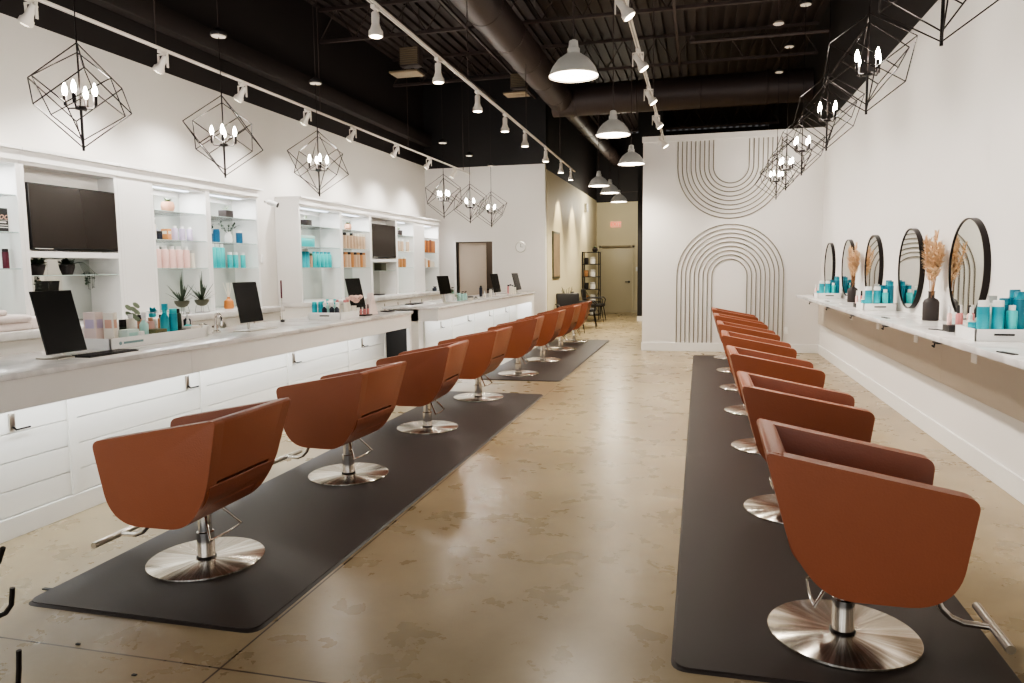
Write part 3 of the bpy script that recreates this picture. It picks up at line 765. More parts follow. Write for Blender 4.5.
# trailing vines under the television
def vine(loc, label, n, drop):
    t = thing('trailing_vine', label, 'plant', loc)
    MB().lathe([(.045, 0), (.065, .06), (.07, .1), (.062, .1)], 20).build('pot', M['vase'], t)
    m = MB(); bushy(m, (0, 0, .08), .125, 110, .036, .6)
    for i in range(n):
        y = .10 + .02 * i; pts = [(0, .02, .1), (.08, y * .6, .12), (.10 + .01 * i, y, .02), (.11, y + .01, -drop * random.uniform(.5, 1))]
        m.tube(pts, .0025, 4)
        for k in range(6):
            p = Vector(pts[2]).lerp(Vector(pts[3]), k / 5); leafblade(m, p, p + Vector((random.uniform(-.02, .03), random.uniform(-.04, .04), random.uniform(-.03, .02))), .025)
    m.build('foliage', M['leafdk'], t)
vine((-5.86, 5.45, 1.487), 'dark bushy vine pot left under the big television', 0, 0)
vine((-5.86, 5.78, 1.487), 'dark vine pot with strands trailing below the shelf', 5, .16)
tag(MB().box(-5.95, -5.80, 12.84, 13.06, 1.487, 1.63, .004).build('keepsake_box', M['moss']), 'small olive keepsake box under the far television', 'box')
# spiky plants on wire stands
for i, y in enumerate((7.06, 7.40)):
    t = thing('spiky_plant', '%s spiky plant in an olive bowl on a wire stand' % ('left' if i == 0 else 'right'), 'plant', (-5.62, y, 1.03))
    m = MB(); s = .055
    base = [(-s, -s, 0), (s, -s, 0), (s, s, 0), (-s, s, 0)]
    for a in range(4):
        m.tube([base[a], base[(a + 1) % 4]], .0022, 5); m.tube([base[a], (base[a][0] * .8, base[a][1] * .8, .085)], .0022, 5)
    m.build('wire_stand', M['blackmetal'], t)
    MB().lathe([(.02, .075), (.055, .09), (.078, .125), (.082, .15), (.072, .145)], 24).build('bowl', M['moss'], t)
    m = MB()
    for k in range(26):
        a = k * 2.399; e = .35 + .95 * (k % 7) / 7; L = .16 + .12 * ((k * 5) % 7) / 7
        leafblade(m, (0, 0, .13), (cos(a) * cos(e) * L, sin(a) * cos(e) * L, .14 + sin(e) * L), .018, .01)
    for a, L in ((.3, .34), (2.4, .30)):
        leafblade(m, (0, 0, .14), (.03 * cos(a), .09 * sin(a) - .04, .14 + L), .018)
    m.build('leaves', M['leafdk'], t)
# reed diffuser
t = thing('reed_diffuser', 'amber wood diffuser with pale reeds behind the second monitor', 'diffuser', (-5.80, 8.16, 1.03))
MB().lathe([(.055, 0), (.062, .02), (.055, .1), (.02, .13), (.02, .15)], 20).build('diffuser_bottle', M['orangebox'], t)
m = MB()
for k in range(8): m.tube([(0, 0, .12), (.04 * cos(k), .05 * sin(k * 1.7), .33)], .003, 4)
m.build('reeds', M['cream'], t)
tag(MB().box(-5.95, -5.75, 12.6, 12.85, 1.03, 1.05, .004).build('card_tray', M['black']), 'flat black tray under the far television on the back counter', 'tray')
# towels on back counter
t = thing('folded_towels', 'soft pile of pale pink towels at the left on the back counter', 'towel', (-5.62, 4.75, 1.03))
m = MB()
for k, (dx, dy, w, h) in enumerate(((0, 0, .26, .07), (.02, .03, .22, .06), (0, -.12, .16, .05))):
    z = (0, .07, .13)[k]; m.box(dx - .15, dx + .15, dy - w, dy + w, z, z + h, .028, 4)
o = m.build('towel_stack', M['towel'], t)
tag(MB().box(-5.68, -5.5, 5.02, 5.32, 1.03, 1.13, .03, 4).build('folded_towel', M['towel']), 'single pale pink towel beside the towel pile', 'towel')
bottle('pump', (-5.55, 5.42, 1.03), 'pale aqua pump bottle behind the first black monitor', None, 'seafoam', 'whiteplastic', .24, .035)

# wand stand and wall hook in the gap between cabinets
t = thing('wand_stand', 'slim upright burgundy wand on a black foot beside the second monitor', 'wand', (-4.08, 6.60, .987))
MB().lathe([(.022, 0), (.022, .02), (.006, .026)], 16).build('foot', M['black'], t)
MB().tube([(0, 0, .02), (0, 0, .30)], .004, 8).build('rod', M['steel'], t)
MB().tube([(0, 0, .24), (0, 0, .42)], .009, 10).build('wand_grip', M['burgundy'], t)
t = thing('wall_hook', 'small steel hook and screw on the wall between the cabinets', 'hook', (XL, 9.1, 1.35))
MB().tube([(0, 0, 0), (.06, .0, -.03), (.09, .03, 0)], .008, 6).build('hook_arm', M['steel'], t); MB().lathe([(.012, 0), (.012, .01)], 10, m=Matrix.Translation((0, .06, .14)) @ Matrix.Rotation(pi / 2, 4, 'Y')).build('screw', M['steel'], t)
tag(MB().box(XL + .001, XL + .014, 9.35, 9.42, 1.62, 1.74, .003).build('light_switch', M['whiteplastic']), 'white light switch on the wall between the two cabinet runs', 'switch')

# ------------------------------------------------------------------ monitors on the bars
def monitor(y, x, z0, w, h, tilt, label, base_y=None, keyboard=False):
    t = thing('bar_monitor', label, 'monitor', (x, y, .987))
    s, c = sin(radians(tilt)), cos(radians(tilt))
    mt = Matrix.Translation((0, 0, z0 - .987)) @ Matrix.Rotation(-radians(tilt), 4, 'Y')
    MB().box(-.009, 0, -w / 2, w / 2, 0, h, .002, m=mt).build('monitor_body', M['bezel'], t)
    MB().box(0, .002, -w / 2 + .003, w / 2 - .003, .004, h - .003, m=mt).build('monitor_screen', M['screen'], t)
    MB().box(-.07, .10, -w / 2 - .02, w / 2 + .06, 0, .008, .002).build('monitor_foot', M['steel'], t)
    MB().tube([(-.04, 0, .004), (-.055, 0, max(.06, z0 - .987 + .12))], .014, 10).build('monitor_neck', M['steel'], t)
    return t
monitor(3.71, -3.80, 1.012, .30, .395, 14, 'nearest black-screened monitor on the left bar')
monitor(5.67, -3.80, 1.058, .335, .355, 10, 'second black-screened monitor on the near bar, by the wand stand')
monitor(7.80, -3.82, 1.07, .36, .345, 12, 'third black-screened monitor, partly behind the white tent card')
monitor(10.5, -3.70, 1.13, .50, .275, 11, 'black-screened monitor at the near end of the far bar')
monitor(13.5, -3.72, 1.05, .50, .36, 11, 'black-screened monitor in front of the partition doorway')
monitor(14.95, -3.66, 1.05, .50, .36, 14, 'last tilted monitor at the far end of the far bar')
t = thing('drying_mat', 'black ribbed mat lying on the bar beside the nearest monitor', 'mat', (-3.66, 3.86, .987), 0)
MB().box(-.075, .075, -.2, .2, 0, .008, .002).build('mat_base', M['black'], t)
m = MB()
for k in range(18): m.box(-.07, .07, -.19 + k * .0215, -.18 + k * .0215, .008, .012)
m.build('ribs', M['blackmetal'], t)
t = thing('keyboard', 'slim black keyboard on the bar in front of the far bar monitor', 'keyboard', (-4.1, 10.2, .987))
MB().box(-.07, .07, -.2, .2, 0, .014, .003).build('keyboard_base', M['black'], t); MB().box(-.06, .06, -.19, .19, .014, .018, .001).build('keys', M['bezel'], t)

def tray(x0, x1, y0, y1, z, label, face='y', name='product_tray'):
    cx_, cy_ = (x0 + x1) / 2, (y0 + y1) / 2; a, b = (x1 - x0) / 2, (y1 - y0) / 2; h = .075
    t = thing(name, label, 'tray', (cx_, cy_, z))
    MB().box(-a, a, -b, -b + .012, 0, h, .002).box(-a, a, b - .012, b, 0, h, .002).box(-a, -a + .012, -b, b, 0, h, .002).box(a - .012, a, -b, b, 0, h, .002).box(-a + .01, a - .01, -b + .01, b - .01, 0, .008).build('tray_body', M['whiteplastic'], t)
    if face == 'y': MB().box(-.055, .055, -b - .006, -b, .036, .048, .002).build('handle', M['black'], t)
    else: MB().box(a, a + .003, -b + .12, -b + .30, .03, .045).lathe([(.012, 0), (.012, .003)], 12, m=Matrix.Translation((a, -b + .09, .037)) @ Matrix.Rotation(pi / 2, 4, 'Y')).build('brand_print', M['tealtext'], t)
    return t
# tray group on near bar
WT = .987; TZ = WT + .008
tray(-4.10, -3.80, 4.05, 5.06, WT, 'long white tray crowded with products beside the nearest monitor', 'x')
bottle('box', (-4.0, 4.13, TZ), 'tall blush carton at the near corner of the long tray', None, 'blush', 'lilac', .24, .05, 'product_carton', 'box')
bottle('box', (-3.90, 4.17, TZ), 'tall cream carton in front of the blush carton', None, 'cream', 'goldtext', .235, .035, 'product_carton', 'box', .2)
bottle('pump', (-4.02, 4.30, TZ), 'burgundy pump bottle beside the cream carton', None, 'burgundy', 'black', .2, .028)
bottle('box', (-3.88, 4.31, TZ), 'short pale aqua carton at the front of the long tray', None, 'paleaqua', 'seafoam', .11, .055, 'product_carton', 'box', pi / 2)
bottle('cyl', (-3.94, 4.40, TZ), 'white cone-capped bottle behind the pale aqua carton', None, 'cream', 'whiteplastic', .21, .028)
bottle('spray', (-3.89, 4.47, TZ), 'seafoam spray bottle standing in the long tray', None, 'seafoam', 'whiteplastic', .22, .03)
bottle('jar', (-4.02, 4.42, TZ), 'dark green jar at the back of the long tray', None, 'leafdk', 'black', .17, .03, 'product_jar', 'jar')
for y in (4.55, 4.62): bottle('cyl', (-3.96, y, TZ), 'blush bottle in the middle of the long tray', 'blush bottles in the long tray', 'pink', 'terracotta', .17, .026)
bottle('box', (-3.87, 4.57, TZ), 'flat olive box at the front of the long tray', None, 'olive', 'moss', .09, .06, 'product_carton', 'box', pi / 2)
bottle('spray', (-3.92, 4.72, TZ), 'bright teal spray bottle, taller, in the long tray', None, 'teal', 'teal', .27, .032)
bottle('full', (-3.90, 4.79, TZ), 'bright teal bottle right of the teal spray bottle', None, 'teal', 'aqua', .23, .03)
bottle('full', (-3.95, 4.86, TZ), 'brown bottle right of the teal bottles', None, 'leatherdk', 'black', .19, .024)
bottle('cyl', (-3.97, 4.93, TZ), 'dark bottle with a black cap at the far end of the tray', None, 'leafdk', 'black', .22, .026)
bottle('dropper', (-3.89, 4.94, TZ), 'aqua dropper bottle at the far end of the tray', None, 'aqua', 'whiteplastic', .17, .03)
bottle('pump', (-3.95, 5.01, TZ), 'navy pump bottle at the far end of the tray', None, 'navy', 'whiteplastic', .19, .028)
bottle('box', (-3.85, 4.93, TZ), 'low white carton at the front right of the long tray', None, 'cream', 'grey', .085, .06, 'product_carton', 'box', pi / 2)
for k, (x, y, kd, bd, cp, h_, r_, lb) in enumerate((
    (-4.04, 4.22, 'cyl', 'lilac', 'cream', .21, .024, 'lilac bottle at the back of the long tray behind the cartons'),
    (-4.05, 4.62, 'full', 'terracotta', 'black', .19, .022, 'terracotta tube at the back of the long tray'),
    (-4.05, 4.74, 'pump', 'cream', 'whiteplastic', .22, .026, 'cream pump bottle behind the teal spray bottle'),
    (-4.05, 4.84, 'cyl', 'amber', 'black', .18, .026, 'amber bottle at the back of the long tray'),
    (-3.86, 4.39, 'jar', 'grey', 'whiteplastic', .09, .03, 'small grey jar at the tray front before the white bottle'),
    (-3.86, 4.83, 'jar', 'navy', 'black', .07, .03, 'small navy jar at the tray front before the teal bottles'),
    (-4.05, 4.95, 'spray', 'seafoam', 'black', .2, .026, 'seafoam spray with a black trigger at the tray back corner'))):
    bottle(kd, (x, y, TZ), lb, None, bd, cp, h_, r_, 'product_bottle' if kd != 'jar' else 'product_jar', 'bottle' if kd != 'jar' else 'jar')
t = thing('eucalyptus_sprig', 'round-leaved grey green sprig rising from the long tray', 'plant', (-4.03, 4.52, TZ))
MB().lathe([(.022, 0), (.026, .05), (.016, .1)], 16).build('bud_vase', M['whiteplastic'], t)
m = MB(); m.tube([(0, 0, .05), (.01, .02, .22)], .002, 5)
for k in range(7):
    a = k * 2.1; c_ = Vector((.03 * cos(a), .03 * sin(a) + .01, .17 + .016 * k))
    m.lathe([(.028, 0), (.028, .002)], 12, m=Matrix.Translation(c_) @ Matrix.Rotation(.9, 4, 'Y') @ Matrix.Rotation(a, 4, 'Z'))
m.build('leaves', M['sage'], t)
t = thing('teal_scrunchie', 'teal pouf lying on the bottles of the long tray', 'brush', (-3.97, 4.655, TZ + .172))
m = MB(); bushy(m, (0, 0, .03), .06, 40, .03, .8); m.box(-.02, .02, -.02, .02, 0, .03, .006); m.build('pouf', M['teal'], t)
t = thing('tissue_box', 'small white tissue box on the bar left of the chrome faucet', 'box', (-3.96, 5.19, WT))
MB().box(-.06, .06, -.055, .055, 0, .075, .006).build('box_body', M['whiteplastic'], t); MB().box(-.02, .02, -.008, .008, .073, .095, .004).build('tissue', M['cream'], t)
t = thing('bar_faucet', 'chrome arched faucet with a side lever on the near bar', 'faucet', (-3.95, 5.36, WT)); t.scale = (1.45, 1.3, 1.15)
MB().lathe([(.03, 0), (.03, .012), (.018, .02), (.018, .06)], 20).build('faucet_base', M['chrome'], t)
MB().tube([(0, 0, .05), (0, 0, .09)] + [(.05 - .05 * cos(a), -.045 * (1 - cos(a)), .09 + .055 * sin(a)) for a in [pi * k / 10 for k in range(1, 11)]] + [(.10, -.09, .06)], .009, 10).build('spout', M['chrome'], t)
MB().tube([(0, 0, .04), (-.01, -.05, .05), (-.02, -.1, .075)], .007, 8).build('lever', M['chrome'], t)
MB().lathe([(.028, 0), (.028, .012), (.02, .012)], 20, m=Matrix.Translation((.02, .03, .055)) @ Matrix.Rotation(1.2, 4, 'Y')).build('valve_wheel', M['steel'], t)
# second tray
tray(-3.97, -3.60, 6.92, 7.35, WT, 'white tray with a black handle and teal bottles at the end of the near bar')
for x, y in ((-3.93, 6.98), (-3.88, 7.02), (-3.91, 7.10)): bottle('full', (x, y, TZ), 'teal bottle at the left of the handled bar tray', 'teal bottles in the bar tray', 'teal', 'aqua', .18, .028)
for x, y in ((-3.81, 6.97), (-3.74, 7.0), (-3.67, 6.98)): bottle('spray', (x, y, TZ), 'dark navy spray bottle with a white trigger in the bar tray', 'navy sprays in the bar tray', 'navy', 'whiteplastic', .17, .026)
for x, y in ((-3.84, 7.08), (-3.77, 7.11)): bottle('pump', (x, y, TZ), 'seafoam pump bottle behind the navy sprays', 'seafoam pumps in the bar tray', 'seafoam', 'aqua', .2, .026)
for i, (x, y) in enumerate(((-3.66, 7.14), (-3.69, 7.26), (-3.80, 7.24))): bottle('cyl', (x, y, TZ), 'white bottle with a rose band behind the navy sprays', 'white bottles in the bar tray', 'cream', 'rose', .19, .026)
t = thing('flower_bunch', 'blush flowers in a cream vase behind the handled tray', 'flowers', (-3.72, 7.46, WT))
MB().lathe([(.03, 0), (.04, .04), (.03, .1), (.034, .12)], 18).build('vase_body', M['cream'], t)
m = MB()
for k in range(9):
    a = k * 2.4; r_ = .03 + .006 * k; c_ = (r_ * cos(a), r_ * sin(a), .17 + .02 * (k % 3)); m.lathe([(.006, -.02), (.026, 0), (.03, .014), (.02, .026), (.004, .03)], 10, c_)
m.build('blooms', M['feather'], t)
t = thing('nail_rack', 'row of small rose bottles with black caps behind the tent card', 'bottle set', (-3.66, 7.62, WT))
MB().box(-.05, .05, -.09, .09, 0, .015, .002).build('rack', M['black'], t)
for k in range(4):
    b_ = MB().lathe([(.014, .015), (.014, .07), (.006, .078)], 12, (-.02 + .03 * (k % 2), -.06 + .04 * k, 0)).build('bottle', M['rose'], t)
    MB().lathe([(.009, .078), (.007, .125)], 10, (-.02 + .03 * (k % 2), -.06 + .04 * k, 0)).build('bottle_cap', M['black'], b_)
t = thing('tent_card', 'tall slanted white tent card in front of the third monitor', 'sign', (-3.66, 7.85, WT))
MB().prism([(-.02, 0), (.22, 0), (.10, .25), (.07, .25)], lambda u, v: Vector((-.06, u - .1, v)), lambda u, v: Vector((.0, u - .1, v)), .002).build('card', M['blush'], t)
t = thing('serving_plate', 'flat dark oval plate at the far end of the near bar', 'plate', (-3.70, 8.33, WT))
MB().lathe([(.05, 0), (.085, .006), (.09, .014), (.08, .012)], 28).build('plate_disc', M['vase'], t)
MB().lathe([(.03, .010), (.03, .016)], 20).build('plate_insert', M['black'], t)

# far bar items
t = thing('trailing_plant', 'pale trailing plant in a white pot beside the far bar monitor', 'plant', (-3.80, 10.95, WT))
MB().lathe([(.05, 0), (.07, .04), (.075, .12), (.065, .12)], 20).build('pot', M['whiteplastic'], t)
m = MB(); bushy(m, (0, 0, .12), .13, 60, .035, .8)
for k in range(5): m.tube([(0, 0, .12), (.08, .05 + .03 * k, .1), (.1, .1 + .05 * k, .02)], .003, 4)
m.build('leaves', M['sage'], t)
for i, y in enumerate((11.25, 11.42, 11.58)): bottle('pump' if i else 'cyl', (-3.75, y, WT), 'seafoam bottle with a black top right of the trailing plant', 'seafoam bottles on the far bar', 'seafoam', 'black', .15, .032)
t = thing('candle_dish', 'low white dish with dark stones on the far bar', 'dish', (-3.66, 11.8, WT))
MB().lathe([(.05, 0), (.085, .02), (.09, .03), (.08, .028)], 24).build('dish', M['whiteplastic'], t)
MB().lathe([(.02, .02), (.03, .035), (.01, .05)], 10, (.02, .02, 0)).lathe([(.02, .02), (.025, .035), (.01, .045)], 10, (-.03, -.02, 0)).build('stones', M['black'], t)
for k, (x, y, kd, bd, cp, h_, r_, lb) in enumerate((
    (-3.95, 11.1, 'spray', 'cream', 'black', .2, .03, 'cream spray bottle with a black trigger behind the trailing plant'),
    (-3.90, 11.35, 'pump', 'seafoam', 'black', .22, .032, 'taller seafoam pump behind the seafoam bottles'),
    (-3.60, 11.4, 'jar', 'cream', 'black', .07, .045, 'low cream jar with a black lid at the front of the far bar'),
    (-3.92, 13.05, 'cyl', 'navy', 'black', .2, .03, 'dark bottle behind the cream candle bottle'))):
    bottle(kd, (x, y, WT), lb, None, bd, cp, h_, r_, 'product_bottle' if kd != 'jar' else 'product_jar', 'bottle' if kd != 'jar' else 'jar')
bottle('dropper', (-3.70, 12.55, WT), 'small cream dropper bottle alone midway on the far bar', None, 'cream', 'whiteplastic', .12, .024)
bottle('full', (-3.72, 13.0, WT), 'cream candle bottle left of the doorway monitor', None, 'cream', 'grey', .14, .028)
for i, y in enumerate((14.1, 14.25, 14.42)): bottle('cyl', (-3.62, y, WT), 'white bottle with a dark cap between the last two monitors', 'white bottles near the far bar end', 'cream', 'navy', .20 - .02 * i, .032)
bottle('full', (-3.78, 14.56, WT), 'rose bottle just left of the last monitor', None, 'rose', 'black', .18, .03)
bottle('full', (-5.6, 15.72, 1.03), 'slim seafoam bottle by the last cabinet corner', None, 'seafoam', 'seafoam', .26, .025)
bottle('spray', (-5.55, 15.0, 1.03), 'small black sprayer on the far back counter near the last cabinet', None, 'navy', 'black', .1, .05)

# ------------------------------------------------------------------ ledge items
LZ = 1.025; LTZ = LZ + .008
for gi, (ty, side) in enumerate(((5.0, 'nearest'), (8.15, 'middle'), (11.15, 'farthest'))):
    tray(1.63, 1.945, ty, ty + .36, LZ, '%s white handled product tray on the mirror ledge' % side)
    sp = [('full', 'teal', 'whiteplastic', 1.685, .05, .24, .034), ('full', 'teal', 'whiteplastic', 1.765, .05, .24, .034), ('cyl', 'aqua', 'whiteplastic', 1.84, .05, .21, .030)]
    for k, c in enumerate(sp):
        bottle(c[0], (c[3], ty + c[4], LTZ), '%s teal bottle with a white cap at the front of the %s ledge tray' % (('left', 'centre', 'right')[k], side), None, c[1], c[2], c[5], c[6])
    for k, (x, dy, hh) in enumerate(((1.90, .11, .29), (1.905, .20, .30), (1.83, .14, .25))):
        bottle('full', (x, ty + dy, LTZ), 'tall deep teal bottle at the back of the %s ledge tray' % side, 'deep teal bottles of the %s ledge tray' % side, 'tealdk', 'tealdk', hh, .033)
    bottle('jar', (1.668, ty + .13, LTZ), 'squat deep teal jar at the left of the %s ledge tray' % side, None, 'tealdk', 'teal', .10, .036, 'product_jar', 'jar')
    bottle('dropper', (1.672, ty + .22, LTZ), 'white dropper bottle behind the teal jar of the %s ledge tray' % side, None, 'cream', 'whiteplastic', .19, .026)
    bottle('pump', (1.76, ty + .15, LTZ), 'seafoam pump bottle in the middle of the %s ledge tray' % side, None, 'seafoam', 'whiteplastic', .22, .03)
    bottle('spray', (1.80, ty + .27, LTZ), 'cream spray bottle at the back of the %s ledge tray' % side, None, 'cream', 'grey', .26, .034)
    # caddy of rose bottles beside it
    t = thing('polish_caddy', 'dark caddy of small rose bottles behind the %s ledge tray' % side, 'caddy', (1.77, ty + .72, LZ))
    MB().box(-.09, .10, -.07, .07, 0, .045, .003).build('caddy_box', M['black'], t)
    for k in range(6):
        x, y = -.06 + .035 * k, -.03 if k % 2 else .03
        b_ = MB().lathe([(.016, .045), (.016, .12), (.008, .13)], 12, (x, y, 0)).build('bottle', M['rose' if k % 3 else 'pink'], t)
        MB().lathe([(.011, .13), (.009, .185)], 10, (x, y, 0)).build('bottle_cap', M['black' if k % 2 else 'whiteplastic'], b_)
    bottle('jar', (1.80, ty + .93, LZ), 'pale blue frosted jar behind the %s rose bottle caddy' % side, None, 'paleaqua', 'whiteplastic', .12, .04, 'product_jar', 'jar')
# vases with pampas
def pampas(loc, label):
    t = thing('pampas_vase', label, 'vase', loc)
    MB().lathe([(.058, 0), (.062, .006), (.062, .15), (.05, .175), (.024, .19), (.024, .235), (.028, .245)], 28).build('vase_body', M['vase'], t)
    m = MB(); pl = MB(); random.seed(3)
    for k in range(11):
        a = k * 2.399; sp = .025 + .07 * (k % 4) / 3
        top = Vector((min(.05, cos(a) * sp * 1.25), sin(a) * sp * 1.9, .60 + .15 * ((k * 3) % 5) / 5)); mid = Vector((top.x * .45, top.y * .45, .40))
        m.tube([(0, 0, .1), mid, top], .0022, 5)
        for s in range(90):
            f = s / 89; p = mid.lerp(top, -.25 + 1.25 * f); w = .058 * sin(pi * min(1, .15 + f * .85)) + .014
            b = random.uniform(0, 2 * pi); tip = p + Vector((cos(b) * w * .8, sin(b) * w, random.uniform(.02, .06)))
            leafblade(pl, p, tip, .013, .010, 3)
    m.build('stalks', M['pampasdk'], t); pl.build('plumes', M['pampas'], t)
pampas((1.885, 6.82, LZ), 'matte black vase of tan pampas grass between the nearest two mirrors')
pampas((1.885, 10.08, LZ), 'matte black vase of tan pampas grass between the third and fourth mirrors')
# combs and small tools on the ledge
def comb(loc, rz, lb, m_='black'):
    t = thing('hair_comb', lb, 'comb', loc, rz)
    MB().box(-.012, .0, -.07, .07, 0, .006, .001).build('spine', M[m_], t)
    m = MB()
    for k in range(20): m.box(0, .02, -.068 + k * .007, -.065 + k * .007, .001, .005)
    m.build('teeth', M[m_], t)
comb((1.66, 5.83, LZ), .5, 'black comb on the ledge just before the nearest vase')
comb((1.57, 4.35, LZ), .2, 'black comb at the ledge edge right of the nearest tray handle')
comb((1.60, 7.10, LZ), .1, 'black comb at the ledge edge beyond the nearest vase')
comb((1.72, 7.08, LZ), .0, 'grey comb on the ledge beside the far black comb', 'grey')
comb((1.62, 10.3, LZ), .1, 'black comb on the ledge before the farthest tray')
comb((1.66, 9.5, LZ), .1, 'grey comb on the ledge behind the middle tray', 'grey')

# ================================================================== LIGHT TRACKS
def track(x, y0, y1, label):
    t = thing('light_track', label, 'light track', (x, (y0 + y1) / 2, 3.6)); h = (y1 - y0) / 2
    MB().box(-.018, .018, -h, h, 0, .022, .002).build('track_rail', M['trackwhite'], t)
    MB().box(-.006, .006, -h, h, -.002, .001).build('track_slot', M['shadowgap'], t)
    y = -h + .4
    while y < h:
        MB().tube([(0, y, .02), (0, y, (4.62 if -2.9 < x < -2.4 else ZC) - 3.6)], .006, 6).build('suspension_rod', M['dark'], t); y += 3.1
    return t
track(-4.98, 2.6, 15.9, 'long white light track above the left cabinets')
track(-2.588, 1.6, 16.35, 'long white light track over the left salon chairs').rotation_euler.z = .0148
track(-.605, 3.2, 12.75, 'white light track on the right side of the ceiling')
def head_proto(kind):
    """spot head hanging from z=0; aim given by an inner tilt about Y"""
    t = thing('track_spotlight', 'x', 'track light')
    MB().box(-.02, .02, -.05, .05, -.03, 0, .004).build('adapter', M['trackwhite'], t)
    tilt = {'down': 0, 'left': -38, 'right': 34}[kind]
    if kind == 'down':
        MB().tube([(0, 0, -.03), (0, 0, -.06)], .012, 10).build('stem', M['trackwhite'], t)
        mt = Matrix.Translation((0, 0, -.05)); s = 1
    else:
        MB().box(-.055, -.045, -.01, .01, -.16, -.03).box(.045, .055, -.01, .01, -.16, -.03).box(-.055, .055, -.01, .01, -.04, -.03).build('yoke', M['trackwhite'], t)
        mt = Matrix.Translation((0, 0, -.10)) @ Matrix.Rotation(radians(-tilt), 4, 'Y'); s = .9
        mt = mt @ Matrix.Translation((0, 0, .06))
    MB().lathe([(.028 * s, 0), (.032 * s, -.01), (.032 * s, -.09 * s), (.045 * s, -.13 * s), (.058 * s, -.145 * s), (.06 * s, -.185 * s), (.052 * s, -.187 * s)], 24, m=mt).build('lamp_can', M['trackwhite'], t)
    MB().lathe([(.05 * s, -.186 * s), (.045 * s, -.190 * s)], 24, m=mt).build('lamp_lens', M['lens'], t)
    return t
def spot(loc, aim, e, size, col=(1, .9, .78), blend=.7, rad=.05):
    d = bpy.data.lights.new('spot_lamp', 'SPOT'); d.energy = e; d.spot_size = radians(size); d.spot_blend = blend; d.color = col; d.shadow_soft_size = rad
    o = bpy.data.objects.new('spot_lamp', d); COL.objects.link(o); o.location = loc
    o.rotation_euler = (Vector(aim) - Vector(loc)).to_track_quat('-Z', 'Y').to_euler()
P_left = [4.75, 6.18, 7.44, 8.85, 10.15, 11.75, 13.3, 14.8]
P_mid = [2.6, 4.2, 5.64, 7.16, 8.58, 9.93, 11.2, 12.9, 14.5, 15.75]
P_right = [4.4, 5.89, 7.43, 8.96, 10.5, 12.2]
KSP = 2.6
for kind, xs, ys, lbl in (('left', -4.98, P_left, 'left'), ('down', -2.585, P_mid, 'middle'), ('right', -.605, P_right, 'right')):
    proto = None; xs0 = xs
    for i, y in enumerate(ys):
        xs = -2.455 - .0148 * y if kind == 'down' else xs0
        lb = '%s white spotlight along the %s ceiling track' % (ORD[i] if i else 'nearest', lbl)
        if proto is None:
            proto = head_proto(kind); proto.location = (xs, y, 3.598); proto['label'] = lb; proto['group'] = 'spotlights on the %s track' % lbl
        else: dup(proto, (xs, y, 3.598), 0, lb)
        if kind == 'down': spot((xs, y, 3.38), (xs + (.0 if i < 9 else -.0), y, 0), 84 * KSP, 104)
        elif kind == 'left': spot((xs - .09, y, 3.42), (-5.95, y, 2.0), 40 * KSP, 100, (1, .96, .92))
        else: spot((xs + .09, y, 3.42), (1.6, y, .6), 60 * KSP, 90, (1, .93, .86))
for loc, e in (((-2.4, 21.6, 3.3), 62), ((-4.6, 17.6, 2.6), 26)):  # unseen fill lamps, added to brighten the hallway end and the back room
    d = bpy.data.lights.new('added_fill_lamp', 'POINT'); d.energy = e; d.color = (1, .93, .78); d.shadow_soft_size = .25
    o = bpy.data.objects.new('added_fill_lamp', d); COL.objects.link(o); o.location = loc
for y in (17.4, 19.4, 21.4):
    spot((-2.75, y, 3.5), (-3.3, y, 2.2), 90, 60, (1, .84, .55), .5)

# ------------------------------------------------------------------ dome pendants
def dome(label, group):
    t = thing('dome_pendant', label, 'pendant light', (0, 0, 0), 0, group)
    MB().lathe([(.22, 0), (.215, .02), (.19, .075), (.14, .14), (.075, .185), (.055, .195)], 48, cap=False).build('shade', M['domeshade'], t)
    MB().lathe([(.055, .19), (.055, .235), (.045, .245), (.04, .30), (.02, .31)], 24).build('neck', M['domeshade'], t)
    MB().lathe([(.214, .006), (.214, .01)], 48).build('diffuser', M['domelens'], t)
    MB().lathe([(.221, -.006), (.223, .004), (.217, .008)], 48, cap=False).build('rim', M['canopy'], t)
    MB().tube([(0, 0, .3), (0, 0, ZC - 3.2)], .007, 6).build('suspension_rod', M['dark'], t)
    return t
dp = [(-1.11, 6.67), (-1.105, 9.72), (-1.12, 12.5), (-2.07, 15.6), (-2.02, 17.15), (-2.07, 19.55)]
d0 = dome('nearest ribbed dome pendant, the largest in view', 'ribbed dome pendants')
d0.location = (dp[0][0], dp[0][1], 3.2)
lbs = [None, 'second ribbed dome pendant over the aisle', 'third ribbed dome pendant, beside the feature wall', 'first of the three dome pendants over the hallway', 'middle dome pendant over the hallway', 'farthest dome pendant over the hallway']
for i in range(1, 6): dup(d0, (dp[i][0], dp[i][1], 3.2), 0, lbs[i])
for i, (x, y) in enumerate(dp): spot((x, y, 3.18), (x, y, 0), 190 if i < 3 else 230, 140, (1, .92, .8) if i < 3 else (1, .91, .74), .8, .15)

